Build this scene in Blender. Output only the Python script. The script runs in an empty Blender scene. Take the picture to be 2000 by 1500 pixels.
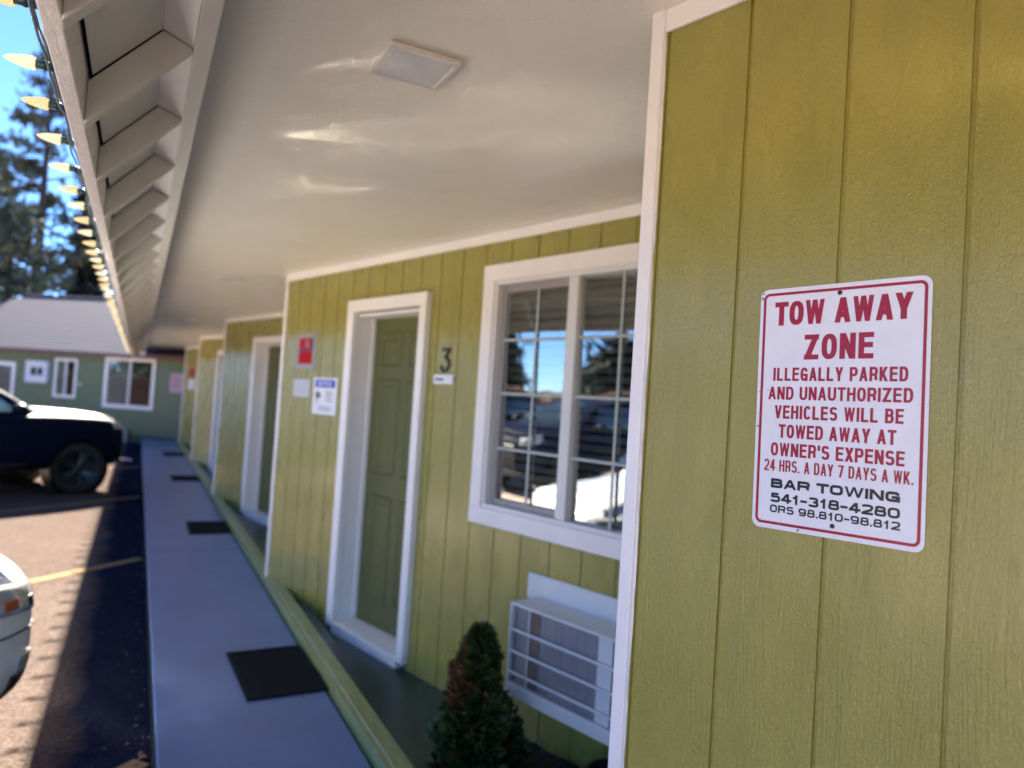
import bpy, bmesh, math, random
import numpy as np
from mathutils import Matrix, Vector
from mathutils.bvhtree import BVHTree

random.seed(7)
C = bpy.context.scene.collection
G = 1.679                      # the camera is this high above the parking lot (z = 0)

# ------------------------------------------------------------------ camera
yaw, pitch, roll = 0.4767, 0.02853, 0.06489
cam = bpy.data.cameras.new('camera'); cam.sensor_width = 36.0
cam.lens = 36.0 * 1407.6 / 2000.0
cam.clip_start = 0.05; cam.clip_end = 3000
co = bpy.data.objects.new('camera', cam); C.objects.link(co)
_f = Vector((math.sin(yaw) * math.cos(pitch), math.cos(yaw) * math.cos(pitch), math.sin(pitch)))
_r = Vector((math.cos(yaw), -math.sin(yaw), 0)); _u = _r.cross(_f)
_r2 = _r * math.cos(roll) + _u * math.sin(roll); _u2 = -_r * math.sin(roll) + _u * math.cos(roll)
M = Matrix((_r2, _u2, -_f)).transposed().to_4x4(); M.translation = (0, 0, G)
co.matrix_world = M
cam.dof.use_dof = True; cam.dof.focus_distance = 1.38; cam.dof.aperture_fstop = 2.3
bpy.context.scene.camera = co

# ------------------------------------------------------------------ sky, sun, exposure
SUN_EL, SUN_AZ = math.radians(32), math.radians(1.6)     # azimuth from +Y towards +X
w = bpy.data.worlds.new('World'); bpy.context.scene.world = w; w.use_nodes = True
nt = w.node_tree; bg = nt.nodes['Background']
sky = nt.nodes.new('ShaderNodeTexSky'); sky.sky_type = 'NISHITA'; sky.sun_disc = False
sky.sun_elevation = SUN_EL; sky.sun_rotation = SUN_AZ
sky.air_density = 0.6; sky.dust_density = 0.0; sky.ozone_density = 8.0; sky.altitude = 900
nt.links.new(sky.outputs[0], bg.inputs[0]); bg.inputs[1].default_value = 0.05
sl = bpy.data.lights.new('sun', 'SUN'); sl.energy = 5.0; sl.angle = math.radians(0.53); sl.color = (1, 0.90, 0.76)
so = bpy.data.objects.new('sun', sl); C.objects.link(so); so.location = (0, 40, 40)
_sd = Vector((math.sin(SUN_AZ) * math.cos(SUN_EL), math.cos(SUN_AZ) * math.cos(SUN_EL), math.sin(SUN_EL)))
so.rotation_euler = _sd.to_track_quat('Z', 'Y').to_euler()
sc = bpy.context.scene
sc.view_settings.view_transform = 'Standard'; sc.view_settings.look = 'None'
sc.view_settings.exposure = 3.15; sc.view_settings.gamma = 1.0
sc.cycles.max_bounces = 8; sc.cycles.diffuse_bounces = 5; sc.cycles.glossy_bounces = 4
sc.cycles.use_denoising = True
sc.cycles.sample_clamp_indirect = 60.0
sc.cycles.blur_glossy = 0.05; sc.cycles.use_guiding = True; sc.cycles.use_surface_guiding = True; sc.cycles.guiding_training_samples = 64

# ------------------------------------------------------------------ materials
def mat(name, col, rough=0.6, var=0.0, vscale=6.0, bump=(), metal=0.0, spec=0.5, stretch=(1, 1, 1), coat=0.0, emit=None):
    m = bpy.data.materials.new(name); m.use_nodes = True
    t = m.node_tree; b = t.nodes['Principled BSDF']
    b.inputs['Base Color'].default_value = (*col, 1); b.inputs['Roughness'].default_value = rough
    b.inputs['Metallic'].default_value = metal; b.inputs['Specular IOR Level'].default_value = spec
    b.inputs['Coat Weight'].default_value = coat; b.inputs['Coat Roughness'].default_value = 0.04
    tc = t.nodes.new('ShaderNodeTexCoord')
    def mapping(s):
        mp = t.nodes.new('ShaderNodeMapping'); mp.inputs['Scale'].default_value = s
        t.links.new(tc.outputs['Object'], mp.inputs[0]); return mp
    if var > 0:
        n = t.nodes.new('ShaderNodeTexNoise'); n.inputs['Scale'].default_value = vscale; n.inputs['Detail'].default_value = 6
        t.links.new(mapping(stretch).outputs[0], n.inputs['Vector'])
        r = t.nodes.new('ShaderNodeValToRGB')
        r.color_ramp.elements[0].position = 0.3; r.color_ramp.elements[1].position = 0.7
        r.color_ramp.elements[0].color = (*[c * (1 - var) for c in col], 1)
        r.color_ramp.elements[1].color = (*[min(1, c * (1 + var)) for c in col], 1)
        t.links.new(n.outputs[0], r.inputs[0]); t.links.new(r.outputs[0], b.inputs['Base Color'])
    prev = None
    for (scale, dist, st) in bump:
        n = t.nodes.new('ShaderNodeTexNoise'); n.inputs['Scale'].default_value = scale; n.inputs['Detail'].default_value = 3
        t.links.new(mapping(st).outputs[0], n.inputs['Vector'])
        bp = t.nodes.new('ShaderNodeBump'); bp.inputs['Distance'].default_value = dist; bp.inputs['Strength'].default_value = 1
        t.links.new(n.outputs[0], bp.inputs['Height'])
        if prev: t.links.new(prev.outputs[0], bp.inputs['Normal'])
        prev = bp
    if prev: t.links.new(prev.outputs[0], b.inputs['Normal'])
    if emit:
        b.inputs['Emission Color'].default_value = (*emit[0], 1); b.inputs['Emission Strength'].default_value = emit[1]
    return m

def siding_material():
    m = mat('olive siding paint', (0.285, 0.245, 0.055), rough=0.34, spec=0.5)
    t = m.node_tree; b = t.nodes['Principled BSDF']; tc = t.nodes['Texture Coordinate']
    def node(k, **kw):
        n = t.nodes.new(k)
        for a, v in kw.items(): n.inputs[a].default_value = v
        return n
    def mp(s):
        x = t.nodes.new('ShaderNodeMapping'); x.inputs['Scale'].default_value = s
        t.links.new(tc.outputs['Object'], x.inputs[0]); return x
    # wood grain pressed into the panel: narrow wavy vertical ridges, patchy
    wn = node('ShaderNodeTexNoise', Scale=1.0, Detail=2.0); t.links.new(mp((9, 2.2, 9)).outputs[0], wn.inputs['Vector'])
    add = t.nodes.new('ShaderNodeVectorMath'); add.operation = 'MULTIPLY_ADD'
    add.inputs[1].default_value = (0.05, 0.0, 0.0); t.links.new(wn.outputs['Color'], add.inputs[0]); t.links.new(tc.outputs['Object'], add.inputs[2])
    sc1 = t.nodes.new('ShaderNodeMapping'); sc1.inputs['Scale'].default_value = (190, 5, 190); t.links.new(add.outputs[0], sc1.inputs[0])
    grain = node('ShaderNodeTexNoise', Scale=1.0, Detail=3.0, Roughness=0.55); t.links.new(sc1.outputs[0], grain.inputs['Vector'])
    patch = node('ShaderNodeTexNoise', Scale=1.0, Detail=2.0); t.links.new(mp((8, 2.5, 8)).outputs[0], patch.inputs['Vector'])
    pr = t.nodes.new('ShaderNodeMapRange'); pr.inputs['From Min'].default_value = .38; pr.inputs['From Max'].default_value = .62
    pr.inputs['To Min'].default_value = .25; pr.inputs['To Max'].default_value = 1.0
    t.links.new(patch.outputs[0], pr.inputs['Value'])
    gm = t.nodes.new('ShaderNodeMath'); gm.operation = 'MULTIPLY'; t.links.new(grain.outputs[0], gm.inputs[0]); t.links.new(pr.outputs[0], gm.inputs[1])
    b1 = node('ShaderNodeBump', Strength=1.0, Distance=0.0042); t.links.new(gm.outputs[0], b1.inputs['Height'])
    # roller stipple, blobby and a little stretched
    st1 = node('ShaderNodeTexNoise', Scale=1.0, Detail=2.0, Distortion=1.2); t.links.new(mp((150, 105, 150)).outputs[0], st1.inputs['Vector'])
    b2 = node('ShaderNodeBump', Strength=1.0, Distance=0.0022); t.links.new(st1.outputs[0], b2.inputs['Height']); t.links.new(b1.outputs[0], b2.inputs['Normal'])
    # panel waviness
    wv = node('ShaderNodeTexNoise', Scale=1.0, Detail=1.0); t.links.new(mp((11, 4, 11)).outputs[0], wv.inputs['Vector'])
    b3 = node('ShaderNodeBump', Strength=1.0, Distance=0.006); t.links.new(wv.outputs[0], b3.inputs['Height']); t.links.new(b2.outputs[0], b3.inputs['Normal'])
    t.links.new(b3.outputs[0], b.inputs['Normal'])
    cv = node('ShaderNodeTexNoise', Scale=1.0, Detail=5.0); t.links.new(mp((7, 3, 7)).outputs[0], cv.inputs['Vector'])
    r = t.nodes.new('ShaderNodeValToRGB'); r.color_ramp.elements[0].position = .3; r.color_ramp.elements[1].position = .7
    r.color_ramp.elements[0].color = (.290, .265, .055, 1); r.color_ramp.elements[1].color = (.345, .310, .068, 1)
    t.links.new(cv.outputs[0], r.inputs[0]); t.links.new(r.outputs[0], b.inputs['Base Color'])
    rv = t.nodes.new('ShaderNodeMapRange'); rv.inputs['To Min'].default_value = .20; rv.inputs['To Max'].default_value = .36
    t.links.new(patch.outputs[0], rv.inputs['Value']); t.links.new(rv.outputs[0], b.inputs['Roughness'])
    b.inputs['Coat Weight'].default_value = .4; b.inputs['Coat Roughness'].default_value = .16
    return m

MSIDE = siding_material()
MTRIM = mat('white trim paint', (.86, .84, .83), .42, bump=[(40, .0012, (3, 1, 3)), (220, .0005, (1, 1, 1))], var=.03)
MCEIL = mat('ceiling paint', (.86, .825, .725), .27, bump=[(170, .0016, (1, 1, 1)), (6, .004, (1, 1, 1))], var=.03, vscale=2)
MEAVE = mat('eave paint', (.72, .70, .64), .5, bump=[(60, .0012, (1, 6, 1))], var=.04)
MFASC = mat('fascia paint', (.70, .655, .63), .55, bump=[(150, .0015, (1, .3, 1))], var=.08, vscale=30)
MVOID = mat('black underlayment', (.006, .006, .006), .9)
MDOOR = mat('olive door paint', (.112, .122, .044), .46, spec=.3, var=.03, bump=[(90, .0006, (1, .2, 1))])
MVINYL = mat('white vinyl', (.72, .72, .72), .38, var=.02)
MSASH = mat('grey screen frame', (.33, .31, .32), .45, var=.05)
MMUNT = mat('muntin bars', (.42, .47, .46), .4, var=.02)
MBLIND = mat('blind slats', (.20, .20, .18), .5, var=.05)
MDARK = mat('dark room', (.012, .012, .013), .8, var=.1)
MSIGNW = mat('sign enamel white', (.80, .81, .88), .26, var=.045, vscale=14, bump=[(9, .002, (1, 1, 1))])
MRED = mat('sign red ink', (.36, .003, .028), .3, var=.05, vscale=40)
MBLACK = mat('sign black ink', (.012, .013, .018), .3, var=.05)
MCHIP = mat('worn sign metal', (.25, .22, .2), .5, var=.2)
MRUBBER = mat('black rubber', (.005, .005, .007), .85, spec=.22, bump=[(300, .002, (1, 1, 1))], var=.2, vscale=60)
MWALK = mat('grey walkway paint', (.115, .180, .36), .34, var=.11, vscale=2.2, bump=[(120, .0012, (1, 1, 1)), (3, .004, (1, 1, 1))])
MCURB = mat('green lumber paint', (.27, .31, .115), .40, var=.16, vscale=7, stretch=(6, 1, 6), bump=[(60, .002, (1, .12, 1))])
MFLOOR = mat('dark green floor paint', (.022, .046, .032), .36, var=.12, vscale=5, bump=[(80, .0015, (1, 1, 1))])
MSHING = mat('grey shingles', (.046, .050, .085), .95, spec=.03, var=.18, vscale=40, bump=[(300, .004, (1, 1, 1))])
MWING = mat('wing siding paint', (.115, .16, .088), .45, var=.05, bump=[(60, .002, (3, 3, .3))])
MSKIRT = mat('wing skirt paint', (.03, .06, .035), .5, var=.1)
MBROWN = mat('brown drip edge', (.13, .065, .065), .5, var=.1)
MYELLOW = mat('worn yellow paint', (.30, .205, .11), .9, spec=.0, var=.35, vscale=25, bump=[(200, .002, (1, 1, 1))])
MBARK = mat('pine bark', (.05, .032, .022), .9, var=.5, vscale=4, stretch=(1, 1, .2))
MNEED = mat('pine needles', (.080, .095, .075), .9, spec=.05, var=.35, vscale=1.5)
MNEED2 = mat('pine needles olive', (.12, .13, .085), .9, spec=.05, var=.35, vscale=1.5)
MNEED3 = mat('dark fir needles', (.016, .024, .018), .9, spec=.05, var=.3, vscale=1.5)
MSHRUB = mat('shrub green sprays', (.050, .090, .016), .5, var=.4, vscale=30)
MSHRUB2 = mat('shrub dark sprays', (.020, .038, .010), .55, var=.4, vscale=30)
MSHRUBB = mat('shrub browned sprays', (.17, .075, .022), .6, var=.4, vscale=30)
MSOIL = mat('bark mulch soil', (.012, .010, .010), .95, var=.5, vscale=40, bump=[(70, .02, (1, 1, 1))])
MGREENP = mat('dark green socket plastic', (.006, .035, .03), .35, var=.1)
MBULB = mat('warm faceted bulb', (.42, .31, .15), .22, var=.25, vscale=150, emit=((1, .72, .34), .09))
MBULBW = mat('pale faceted bulb', (.48, .41, .27), .2, var=.2, vscale=190, emit=((1, .82, .50), .095))
MDIFF = mat('lamp diffuser', (.62, .62, .64), .3, var=.01)
MLITFR = mat('lamp frame white', (.72, .68, .64), .4, var=.01)
MAC = mat('air conditioner enamel', (.62, .66, .70), .4, var=.03)
MFIN = mat('condenser fins', (.27, .27, .30), .45, var=.18, vscale=18, stretch=(6, .25, 1), bump=[(1.0, .003, (350, 2, 350))], metal=.4)
MFIN2 = mat('condenser coil brown', (.13, .10, .09), .5, var=.2, vscale=30)
MTYRE = mat('tyre rubber', (.008, .008, .009), .8, var=.1)
MRIM = mat('alloy rim', (.05, .06, .065), .35, metal=.8, var=.05)
MNAVY = mat('dark blue car paint', (.004, .006, .018), .45, coat=.02, spec=.07)
MNAVY.node_tree.nodes['Principled BSDF'].inputs['Coat Roughness'].default_value = .06
MWHITE = mat('white car paint', (.74, .75, .74), .35, coat=1.0)
MWHITE.node_tree.nodes['Principled BSDF'].inputs['Coat Roughness'].default_value = .12
MBLUE = mat('blue car paint', (.008, .035, .15), .3, coat=1.0)
MGLASSC = mat('tinted car glass', (.02, .03, .026), .05, spec=.6)
MGLASSC.node_tree.nodes['Principled BSDF'].inputs['IOR'].default_value = 1.95  # reflectivity raised to brighten the streaks thrown on the ceiling
MGLASSG = mat('greenish side glass', (.30, .52, .40), .08, spec=.8, var=.3, vscale=2)
MPLAST = mat('black car plastic', (.012, .012, .013), .55, var=.1)
MLAMP = mat('clear headlamp', (.42, .43, .45), .08, spec=.8, coat=1.0, var=.35, vscale=16)
MAMBER = mat('amber lens', (.42, .075, .01), .12, coat=1.0)
MREDL = mat('red lens', (.35, .01, .01), .15, coat=1.0)
MBLUEH = mat('blue sign header', (.02, .05, .50), .35, var=.03)
MGREY = mat('grey sign plate', (.50, .52, .56), .4, var=.04)
MGREYD = mat('dull grey frame', (.30, .30, .29), .5, var=.05)
MREDS = mat('bright red sign', (.40, .004, .014), .7, spec=.2, var=.05)
MPINK = mat('pink notice', (.46, .33, .42), .5, var=.04)
MFENCE = mat('brown fence boards', (.085, .045, .03), .8, var=.3, vscale=3, stretch=(1, 1, 8))
MPOST = mat('pale post wood', (.42, .33, .25), .7, var=.1)
MLEAF = mat('dry leaves', (.30, .17, .07), .7, var=.4, vscale=20)
MGROUND = mat('dry ground', (.16, .13, .09), .95, var=.3, vscale=.3)
MNICK = mat('brushed nickel', (.45, .44, .42), .3, metal=1.0)
MCREST = mat('pale crest highlight', (.52, .58, .46), .4, var=.25, vscale=6)
MPIPE = mat('pale downspout', (.36, .42, .34), .5, var=.04)

def asphalt_material():
    m = mat('worn asphalt', (.2, .18, .16), .95, spec=.0)
    t = m.node_tree; b = t.nodes['Principled BSDF']; tc = t.nodes['Texture Coordinate']
    def noise(s, det=6):
        n = t.nodes.new('ShaderNodeTexNoise'); n.inputs['Scale'].default_value = s; n.inputs['Detail'].default_value = det
        t.links.new(tc.outputs['Object'], n.inputs['Vector']); return n
    def ramp(src, stops):
        r = t.nodes.new('ShaderNodeValToRGB'); cr = r.color_ramp
        while len(cr.elements) < len(stops): cr.elements.new(.5)
        for e, (p, c) in zip(cr.elements, stops): e.position = p; e.color = (*c, 1)
        t.links.new(src, r.inputs[0]); return r
    vo = t.nodes.new('ShaderNodeTexVoronoi'); vo.inputs['Scale'].default_value = 75; t.links.new(tc.outputs['Object'], vo.inputs['Vector'])
    sp = t.nodes.new('ShaderNodeSeparateColor'); t.links.new(vo.outputs['Color'], sp.inputs[0])
    agg = ramp(sp.outputs[0], [(.0, (.20, .165, .138)), (.35, (.275, .227, .19)), (.75, (.35, .287, .242)), (1, (.42, .345, .29))])
    big = ramp(noise(1.1).outputs[0], [(.3, (.97, .95, .94)), (.7, (1.10, 1.09, 1.08))])
    mx = t.nodes.new('ShaderNodeMix'); mx.data_type = 'RGBA'; mx.blend_type = 'MULTIPLY'; mx.inputs[0].default_value = 1
    t.links.new(agg.outputs[0], mx.inputs[6]); t.links.new(big.outputs[0], mx.inputs[7])
    # eave shade put into the asphalt colour along the walkway edge (x > -0.2)
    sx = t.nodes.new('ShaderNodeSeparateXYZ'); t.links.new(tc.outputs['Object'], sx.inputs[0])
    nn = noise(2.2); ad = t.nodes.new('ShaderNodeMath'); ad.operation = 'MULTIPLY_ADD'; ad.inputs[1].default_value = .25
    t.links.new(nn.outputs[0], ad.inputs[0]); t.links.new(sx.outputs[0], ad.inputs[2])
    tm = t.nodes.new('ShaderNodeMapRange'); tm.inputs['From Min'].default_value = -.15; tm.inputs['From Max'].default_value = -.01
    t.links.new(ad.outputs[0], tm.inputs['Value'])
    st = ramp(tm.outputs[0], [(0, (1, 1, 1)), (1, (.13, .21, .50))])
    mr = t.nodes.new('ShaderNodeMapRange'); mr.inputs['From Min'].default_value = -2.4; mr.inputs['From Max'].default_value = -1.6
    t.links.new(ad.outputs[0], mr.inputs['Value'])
    far = ramp(mr.outputs[0], [(0, (1.75, 1.75, 1.75)), (1, (.34, .325, .34))])  # lot beyond the visible strip made paler to bounce fill onto the porch
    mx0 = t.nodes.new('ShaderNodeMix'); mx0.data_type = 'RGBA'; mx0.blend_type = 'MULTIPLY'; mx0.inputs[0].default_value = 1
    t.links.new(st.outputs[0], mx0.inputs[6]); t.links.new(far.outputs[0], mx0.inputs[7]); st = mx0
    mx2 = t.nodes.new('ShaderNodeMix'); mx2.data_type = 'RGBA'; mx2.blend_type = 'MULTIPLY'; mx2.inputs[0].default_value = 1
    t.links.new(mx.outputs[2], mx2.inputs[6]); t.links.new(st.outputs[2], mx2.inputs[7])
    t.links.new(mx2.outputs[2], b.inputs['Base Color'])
    bp = t.nodes.new('ShaderNodeBump'); bp.inputs['Distance'].default_value = .006; t.links.new(vo.outputs['Distance'], bp.inputs['Height'])
    t.links.new(bp.outputs[0], b.inputs['Normal'])
    return m
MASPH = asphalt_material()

def glass_material(name, refl, tint):
    m = bpy.data.materials.new(name); m.use_nodes = True; t = m.node_tree
    for n in list(t.nodes): t.nodes.remove(n)
    o = t.nodes.new('ShaderNodeOutputMaterial'); mx = t.nodes.new('ShaderNodeMixShader')
    g = t.nodes.new('ShaderNodeBsdfGlossy'); g.inputs['Roughness'].default_value = .004; g.inputs['Color'].default_value = (*tint, 1)
    tr = t.nodes.new('ShaderNodeBsdfTransparent'); tr.inputs['Color'].default_value = (.72, .76, .74, 1)
    tc = t.nodes.new('ShaderNodeTexCoord'); nz = t.nodes.new('ShaderNodeTexNoise'); nz.inputs['Scale'].default_value = 3.0; nz.inputs['Detail'].default_value = 1
    t.links.new(tc.outputs['Object'], nz.inputs['Vector'])
    bp = t.nodes.new('ShaderNodeBump'); bp.inputs['Distance'].default_value = .002; t.links.new(nz.outputs[0], bp.inputs['Height'])
    t.links.new(bp.outputs[0], g.inputs['Normal'])
    mx.inputs[0].default_value = refl
    t.links.new(tr.outputs[0], mx.inputs[1]); t.links.new(g.outputs[0], mx.inputs[2]); t.links.new(mx.outputs[0], o.inputs[0])
    return m
MGLASS = glass_material('coated window glass', .36, (.92, .97, 1))
MGLASSD = glass_material('plain window glass', .16, (1, 1, 1))

# ------------------------------------------------------------------ mesh helpers
class MB:
    def __init__(s): s.v, s.f, s.m, s.sm = [], [], [], []
    def face(s, pts, m=0, smooth=False):
        i = len(s.v); s.v += [tuple(p) for p in pts]; s.f.append(tuple(range(i, i + len(pts)))); s.m.append(m); s.sm.append(smooth)
    def box(s, x0, x1, y0, y1, z0, z1, m=0):
        i = len(s.v)
        s.v += [(x, y, z) for z in (z0, z1) for y in (y0, y1) for x in (x0, x1)]
        for q in ((0, 2, 3, 1), (4, 5, 7, 6), (0, 1, 5, 4), (2, 6, 7, 3), (0, 4, 6, 2), (1, 3, 7, 5)):
            s.f.append(tuple(i + k for k in q)); s.m.append(m); s.sm.append(False)
        return s
    def prism(s, poly, a, b, axis, m=0):
        """poly in the two other axes (order kept), extruded a..b along axis; poly counter-clockwise seen from +axis for axis z/x, y handled"""
        n = len(poly); i = len(s.v)
        def P(p, h): return {'x': (h, p[0], p[1]), 'y': (p[0], h, p[1]), 'z': (p[0], p[1], h)}[axis]
        s.v += [P(p, a) for p in poly] + [P(p, b) for p in poly]
        fs = [tuple(i + k for k in range(n - 1, -1, -1)), tuple(i + n + k for k in range(n))]
        fs += [(i + k, i + (k + 1) % n, i + n + (k + 1) % n, i + n + k) for k in range(n)]
        if axis == 'y': fs = [tuple(reversed(q)) for q in fs]
        for q in fs: s.f.append(q); s.m.append(m); s.sm.append(False)
        return s
    def grid(s, P, m=0, smooth=True, closed_u=False):
        nu, nv = len(P), len(P[0]); i = len(s.v)
        for row in P: s.v += [tuple(p) for p in row]
        for a in range(nu if closed_u else nu - 1):
            for b in range(nv - 1):
                a2 = (a + 1) % nu
                s.f.append((i + a * nv + b, i + a2 * nv + b, i + a2 * nv + b + 1, i + a * nv + b + 1)); s.m.append(m); s.sm.append(smooth)
        return s
    def tube(s, pts, rad, n=8, m=0):
        pts = [Vector(p) for p in pts]; rings = []
        for k, p in enumerate(pts):
            d = (pts[min(k + 1, len(pts) - 1)] - pts[max(k - 1, 0)]).normalized()
            a = d.orthogonal().normalized(); b = d.cross(a); r = rad[k] if isinstance(rad, (list, tuple)) else rad
            rings.append([p + a * (r * math.cos(2 * math.pi * j / n)) + b * (r * math.sin(2 * math.pi * j / n)) for j in range(n)])
        s.grid([[rings[k][j] for k in range(len(pts))] for j in range(n)], m, True, True)
        s.face(rings[-1], m); s.face(rings[0][::-1], m)
        return s
    def lathe(s, prof, n=24, m=0, frame=None, cap=True):
        """prof: (radius, height) about local z"""
        F = frame or Matrix.Identity(4)
        P = [[F @ Vector((r * math.cos(2 * math.pi * j / n), r * math.sin(2 * math.pi * j / n), h)) for (r, h) in prof] for j in range(n)]
        s.grid(P, m, True, True); return s
    def build(s, name, mats, parent=None, bevel=0.0, basis=None):
        me = bpy.data.meshes.new(name); me.from_pydata(s.v, [], s.f); me.validate()
        for mm in (mats if isinstance(mats, (list, tuple)) else [mats]): me.materials.append(mm)
        for p, mi, sm in zip(me.polygons, s.m, s.sm): p.material_index = mi; p.use_smooth = sm
        return link(name, me, parent, bevel, basis)

def link(name, me, parent=None, bevel=0.0, basis=None):
    o = bpy.data.objects.new(name, me); C.objects.link(o)
    if basis is not None: o.matrix_basis = basis
    if parent: o.parent = parent; o.matrix_parent_inverse = parent.get('_inv_', 0) and Matrix.Identity(4) or Matrix.Identity(4)
    if bevel:
        b = o.modifiers.new('bevel', 'BEVEL'); b.width = bevel; b.segments = 2; b.limit_method = 'ANGLE'; b.angle_limit = math.radians(40)
    return o

def tag(o, label=None, cat=None, group=None, kind=None):
    if label: o['label'] = label
    if cat: o['category'] = cat
    if group: o['group'] = group
    if kind: o['kind'] = kind
    return o

def empty(name, loc=(0, 0, 0), rz=0.0, basis=None):
    o = bpy.data.objects.new(name, None); C.objects.link(o); o.empty_display_size = .2
    if basis is not None: o.matrix_basis = basis
    else: o.location = loc; o.rotation_euler = (0, 0, rz)
    return o

def copy_tree(o, parent=None):
    c = o.copy(); C.objects.link(c)
    if parent: c.parent = parent
    for ch in list(o.children): copy_tree(ch, c)
    return c

def _arc(cx, cy, rx, ry, a0, a1, n=12, p=2.6):
    out = []
    for i in range(n + 1):
        a = math.radians(a0 + (a1 - a0) * i / n); c, s_ = math.cos(a), math.sin(a)
        out.append((cx + rx * math.copysign(abs(c) ** (2 / p), c), cy + ry * math.copysign(abs(s_) ** (2 / p), s_)))
    return out
def glyph(ch, p):
    """strokes in a unit box: ('L', centre line points) or ('D', x at bottom, x at top, y bottom, y top) for slanted bars cut level"""
    A = lambda *a: ('L', _arc(*a, p=p)); L_ = lambda *q: ('L', list(q))
    g = {
     'A': [('D', .0, .5, 0, 1), ('D', 1., .5, 0, 1), L_((.18, .26), (.82, .26))],
     'B': [L_((0, 0), (0, 1)), L_((0, 1), (.55, 1)), L_((0, .53), (.6, .53)), L_((0, 0), (.58, 0)), ('L', _arc(.55, .765, .38, .235, 90, -90, 12, p)), ('L', _arc(.58, .265, .42, .265, 90, -90, 12, p))],
     'C': [('L', _arc(.5, .5, .5, .5, 38, 322, 26, p))],
     'D': [L_((0, 0), (0, 1)), L_((0, 1), (.45, 1)), L_((0, 0), (.45, 0)), ('L', _arc(.45, .5, .55, .5, 90, -90, 18, p))],
     'E': [L_((0, 0), (0, 1)), L_((0, 1), (1, 1)), L_((0, .53), (.92, .53)), L_((0, 0), (1, 0))],
     'G': [('L', _arc(.5, .5, .5, .5, 38, 318, 26, p)), L_((.55, .44), (1, .44), (1, 0))],
     'H': [L_((0, 0), (0, 1)), L_((1, 0), (1, 1)), L_((0, .53), (1, .53))],
     'I': [L_((.5, 0), (.5, 1))],
     'K': [L_((0, 0), (0, 1)), ('D', .0, .93, .22, 1), ('D', 1., .30, 0, .62)],
     'L': [L_((0, 1), (0, 0)), L_((0, 0), (1, 0))],
     'N': [L_((0, 0), (0, 1)), L_((1, 0), (1, 1)), ('D', 1., 0., 0, 1)],
     'O': [('L', _arc(.5, .5, .5, .5, 0, 360, 36, p))],
     'P': [L_((0, 0), (0, 1)), L_((0, 1), (.58, 1)), L_((0, .43), (.58, .43)), ('L', _arc(.58, .715, .42, .285, 90, -90, 14, p))],
     'R': [L_((0, 0), (0, 1)), L_((0, 1), (.58, 1)), L_((0, .46), (.58, .46)), ('L', _arc(.58, .73, .42, .27, 90, -90, 14, p)), ('L', [(.58, .46), (.85, .40), (.93, .28), (.95, .0)])],
     'S': [('L', _arc(.5, .755, .46, .245, 18, 180, 10, p) + _arc(.5, .755, .46, .245, 180, 258, 6, p)[1:] + _arc(.5, .265, .5, .265, 78, 0, 6, p) + _arc(.5, .265, .5, .265, 0, -162, 10, p)[1:])],
     'T': [L_((.5, 0), (.5, 1)), L_((-.04, 1), (1.04, 1))],
     'U': [('L', [(0, 1)] + _arc(.5, .36, .5, .36, 180, 360, 18, p) + [(1, 1)])],
     'V': [('D', .5, 0., 0, 1), ('D', .5, 1., 0, 1)],
     'W': [('D', .23, 0., 0, 1), ('D', .23, .5, 0, 1), ('D', .77, .5, 0, 1), ('D', .77, 1., 0, 1)],
     'X': [('D', 0., 1., 0, 1), ('D', 1., 0., 0, 1)],
     'Y': [('D', .5, 0., .36, 1), ('D', .5, 1., .36, 1), L_((.5, 0), (.5, .42))],
     'Z': [L_((0, 1), (1, 1)), L_((0, 0), (1, 0)), ('D', 0., 1., 0, 1)],
     '0': [('L', _arc(.5, .5, .5, .5, 0, 360, 36, p))],
     '1': [L_((.62, 0), (.62, 1)), L_((.15, .74), (.45, .80), (.62, .98))],
     '2': [('L', _arc(.5, .72, .5, .28, 170, 0, 14, p) + [(1, .68), (.86, .46), (.35, .24), (.06, .08), (0, 0)]), L_((0, 0), (1, 0))],
     '3': [('L', _arc(.5, .755, .44, .245, 165, -90, 16, p)), ('L', _arc(.5, .265, .5, .265, 90, -165, 16, p))],
     '4': [L_((.72, 0), (.72, 1)), L_((0, .25), (1.05, .25)), ('D', .03, .68, .25, 1)],
     '5': [L_((.92, 1), (.12, 1), (.06, .52)), ('L', _arc(.48, .32, .52, .32, 140, -160, 20, p))],
     '7': [L_((0, 1), (1, 1)), ('D', .32, 1., 0, 1)],
     '8': [('L', _arc(.5, .76, .43, .24, 0, 360, 24, p)), ('L', _arc(.5, .265, .5, .265, 0, 360, 24, p))],
     '9': [('L', _arc(.5, .69, .5, .31, 0, 360, 24, p)), ('L', [(1, .69)] + _arc(.5, .38, .5, .38, 0, -155, 16, p))],
     '.': [L_((.5, 0), (.5, .012))], '-': [L_((0, .42), (1, .42))], "'": [L_((.5, .74), (.5, 1))], ' ': [],
    }
    return g[ch]
GW = {'I': .0, 'W': 1.55, '.': .0, '-': .55, "'": .0, ' ': .16, '1': .62, 'L': .86, 'E': .90, 'A': 1.06, 'T': .92, 'Y': 1.02, 'V': 1.02}
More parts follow.
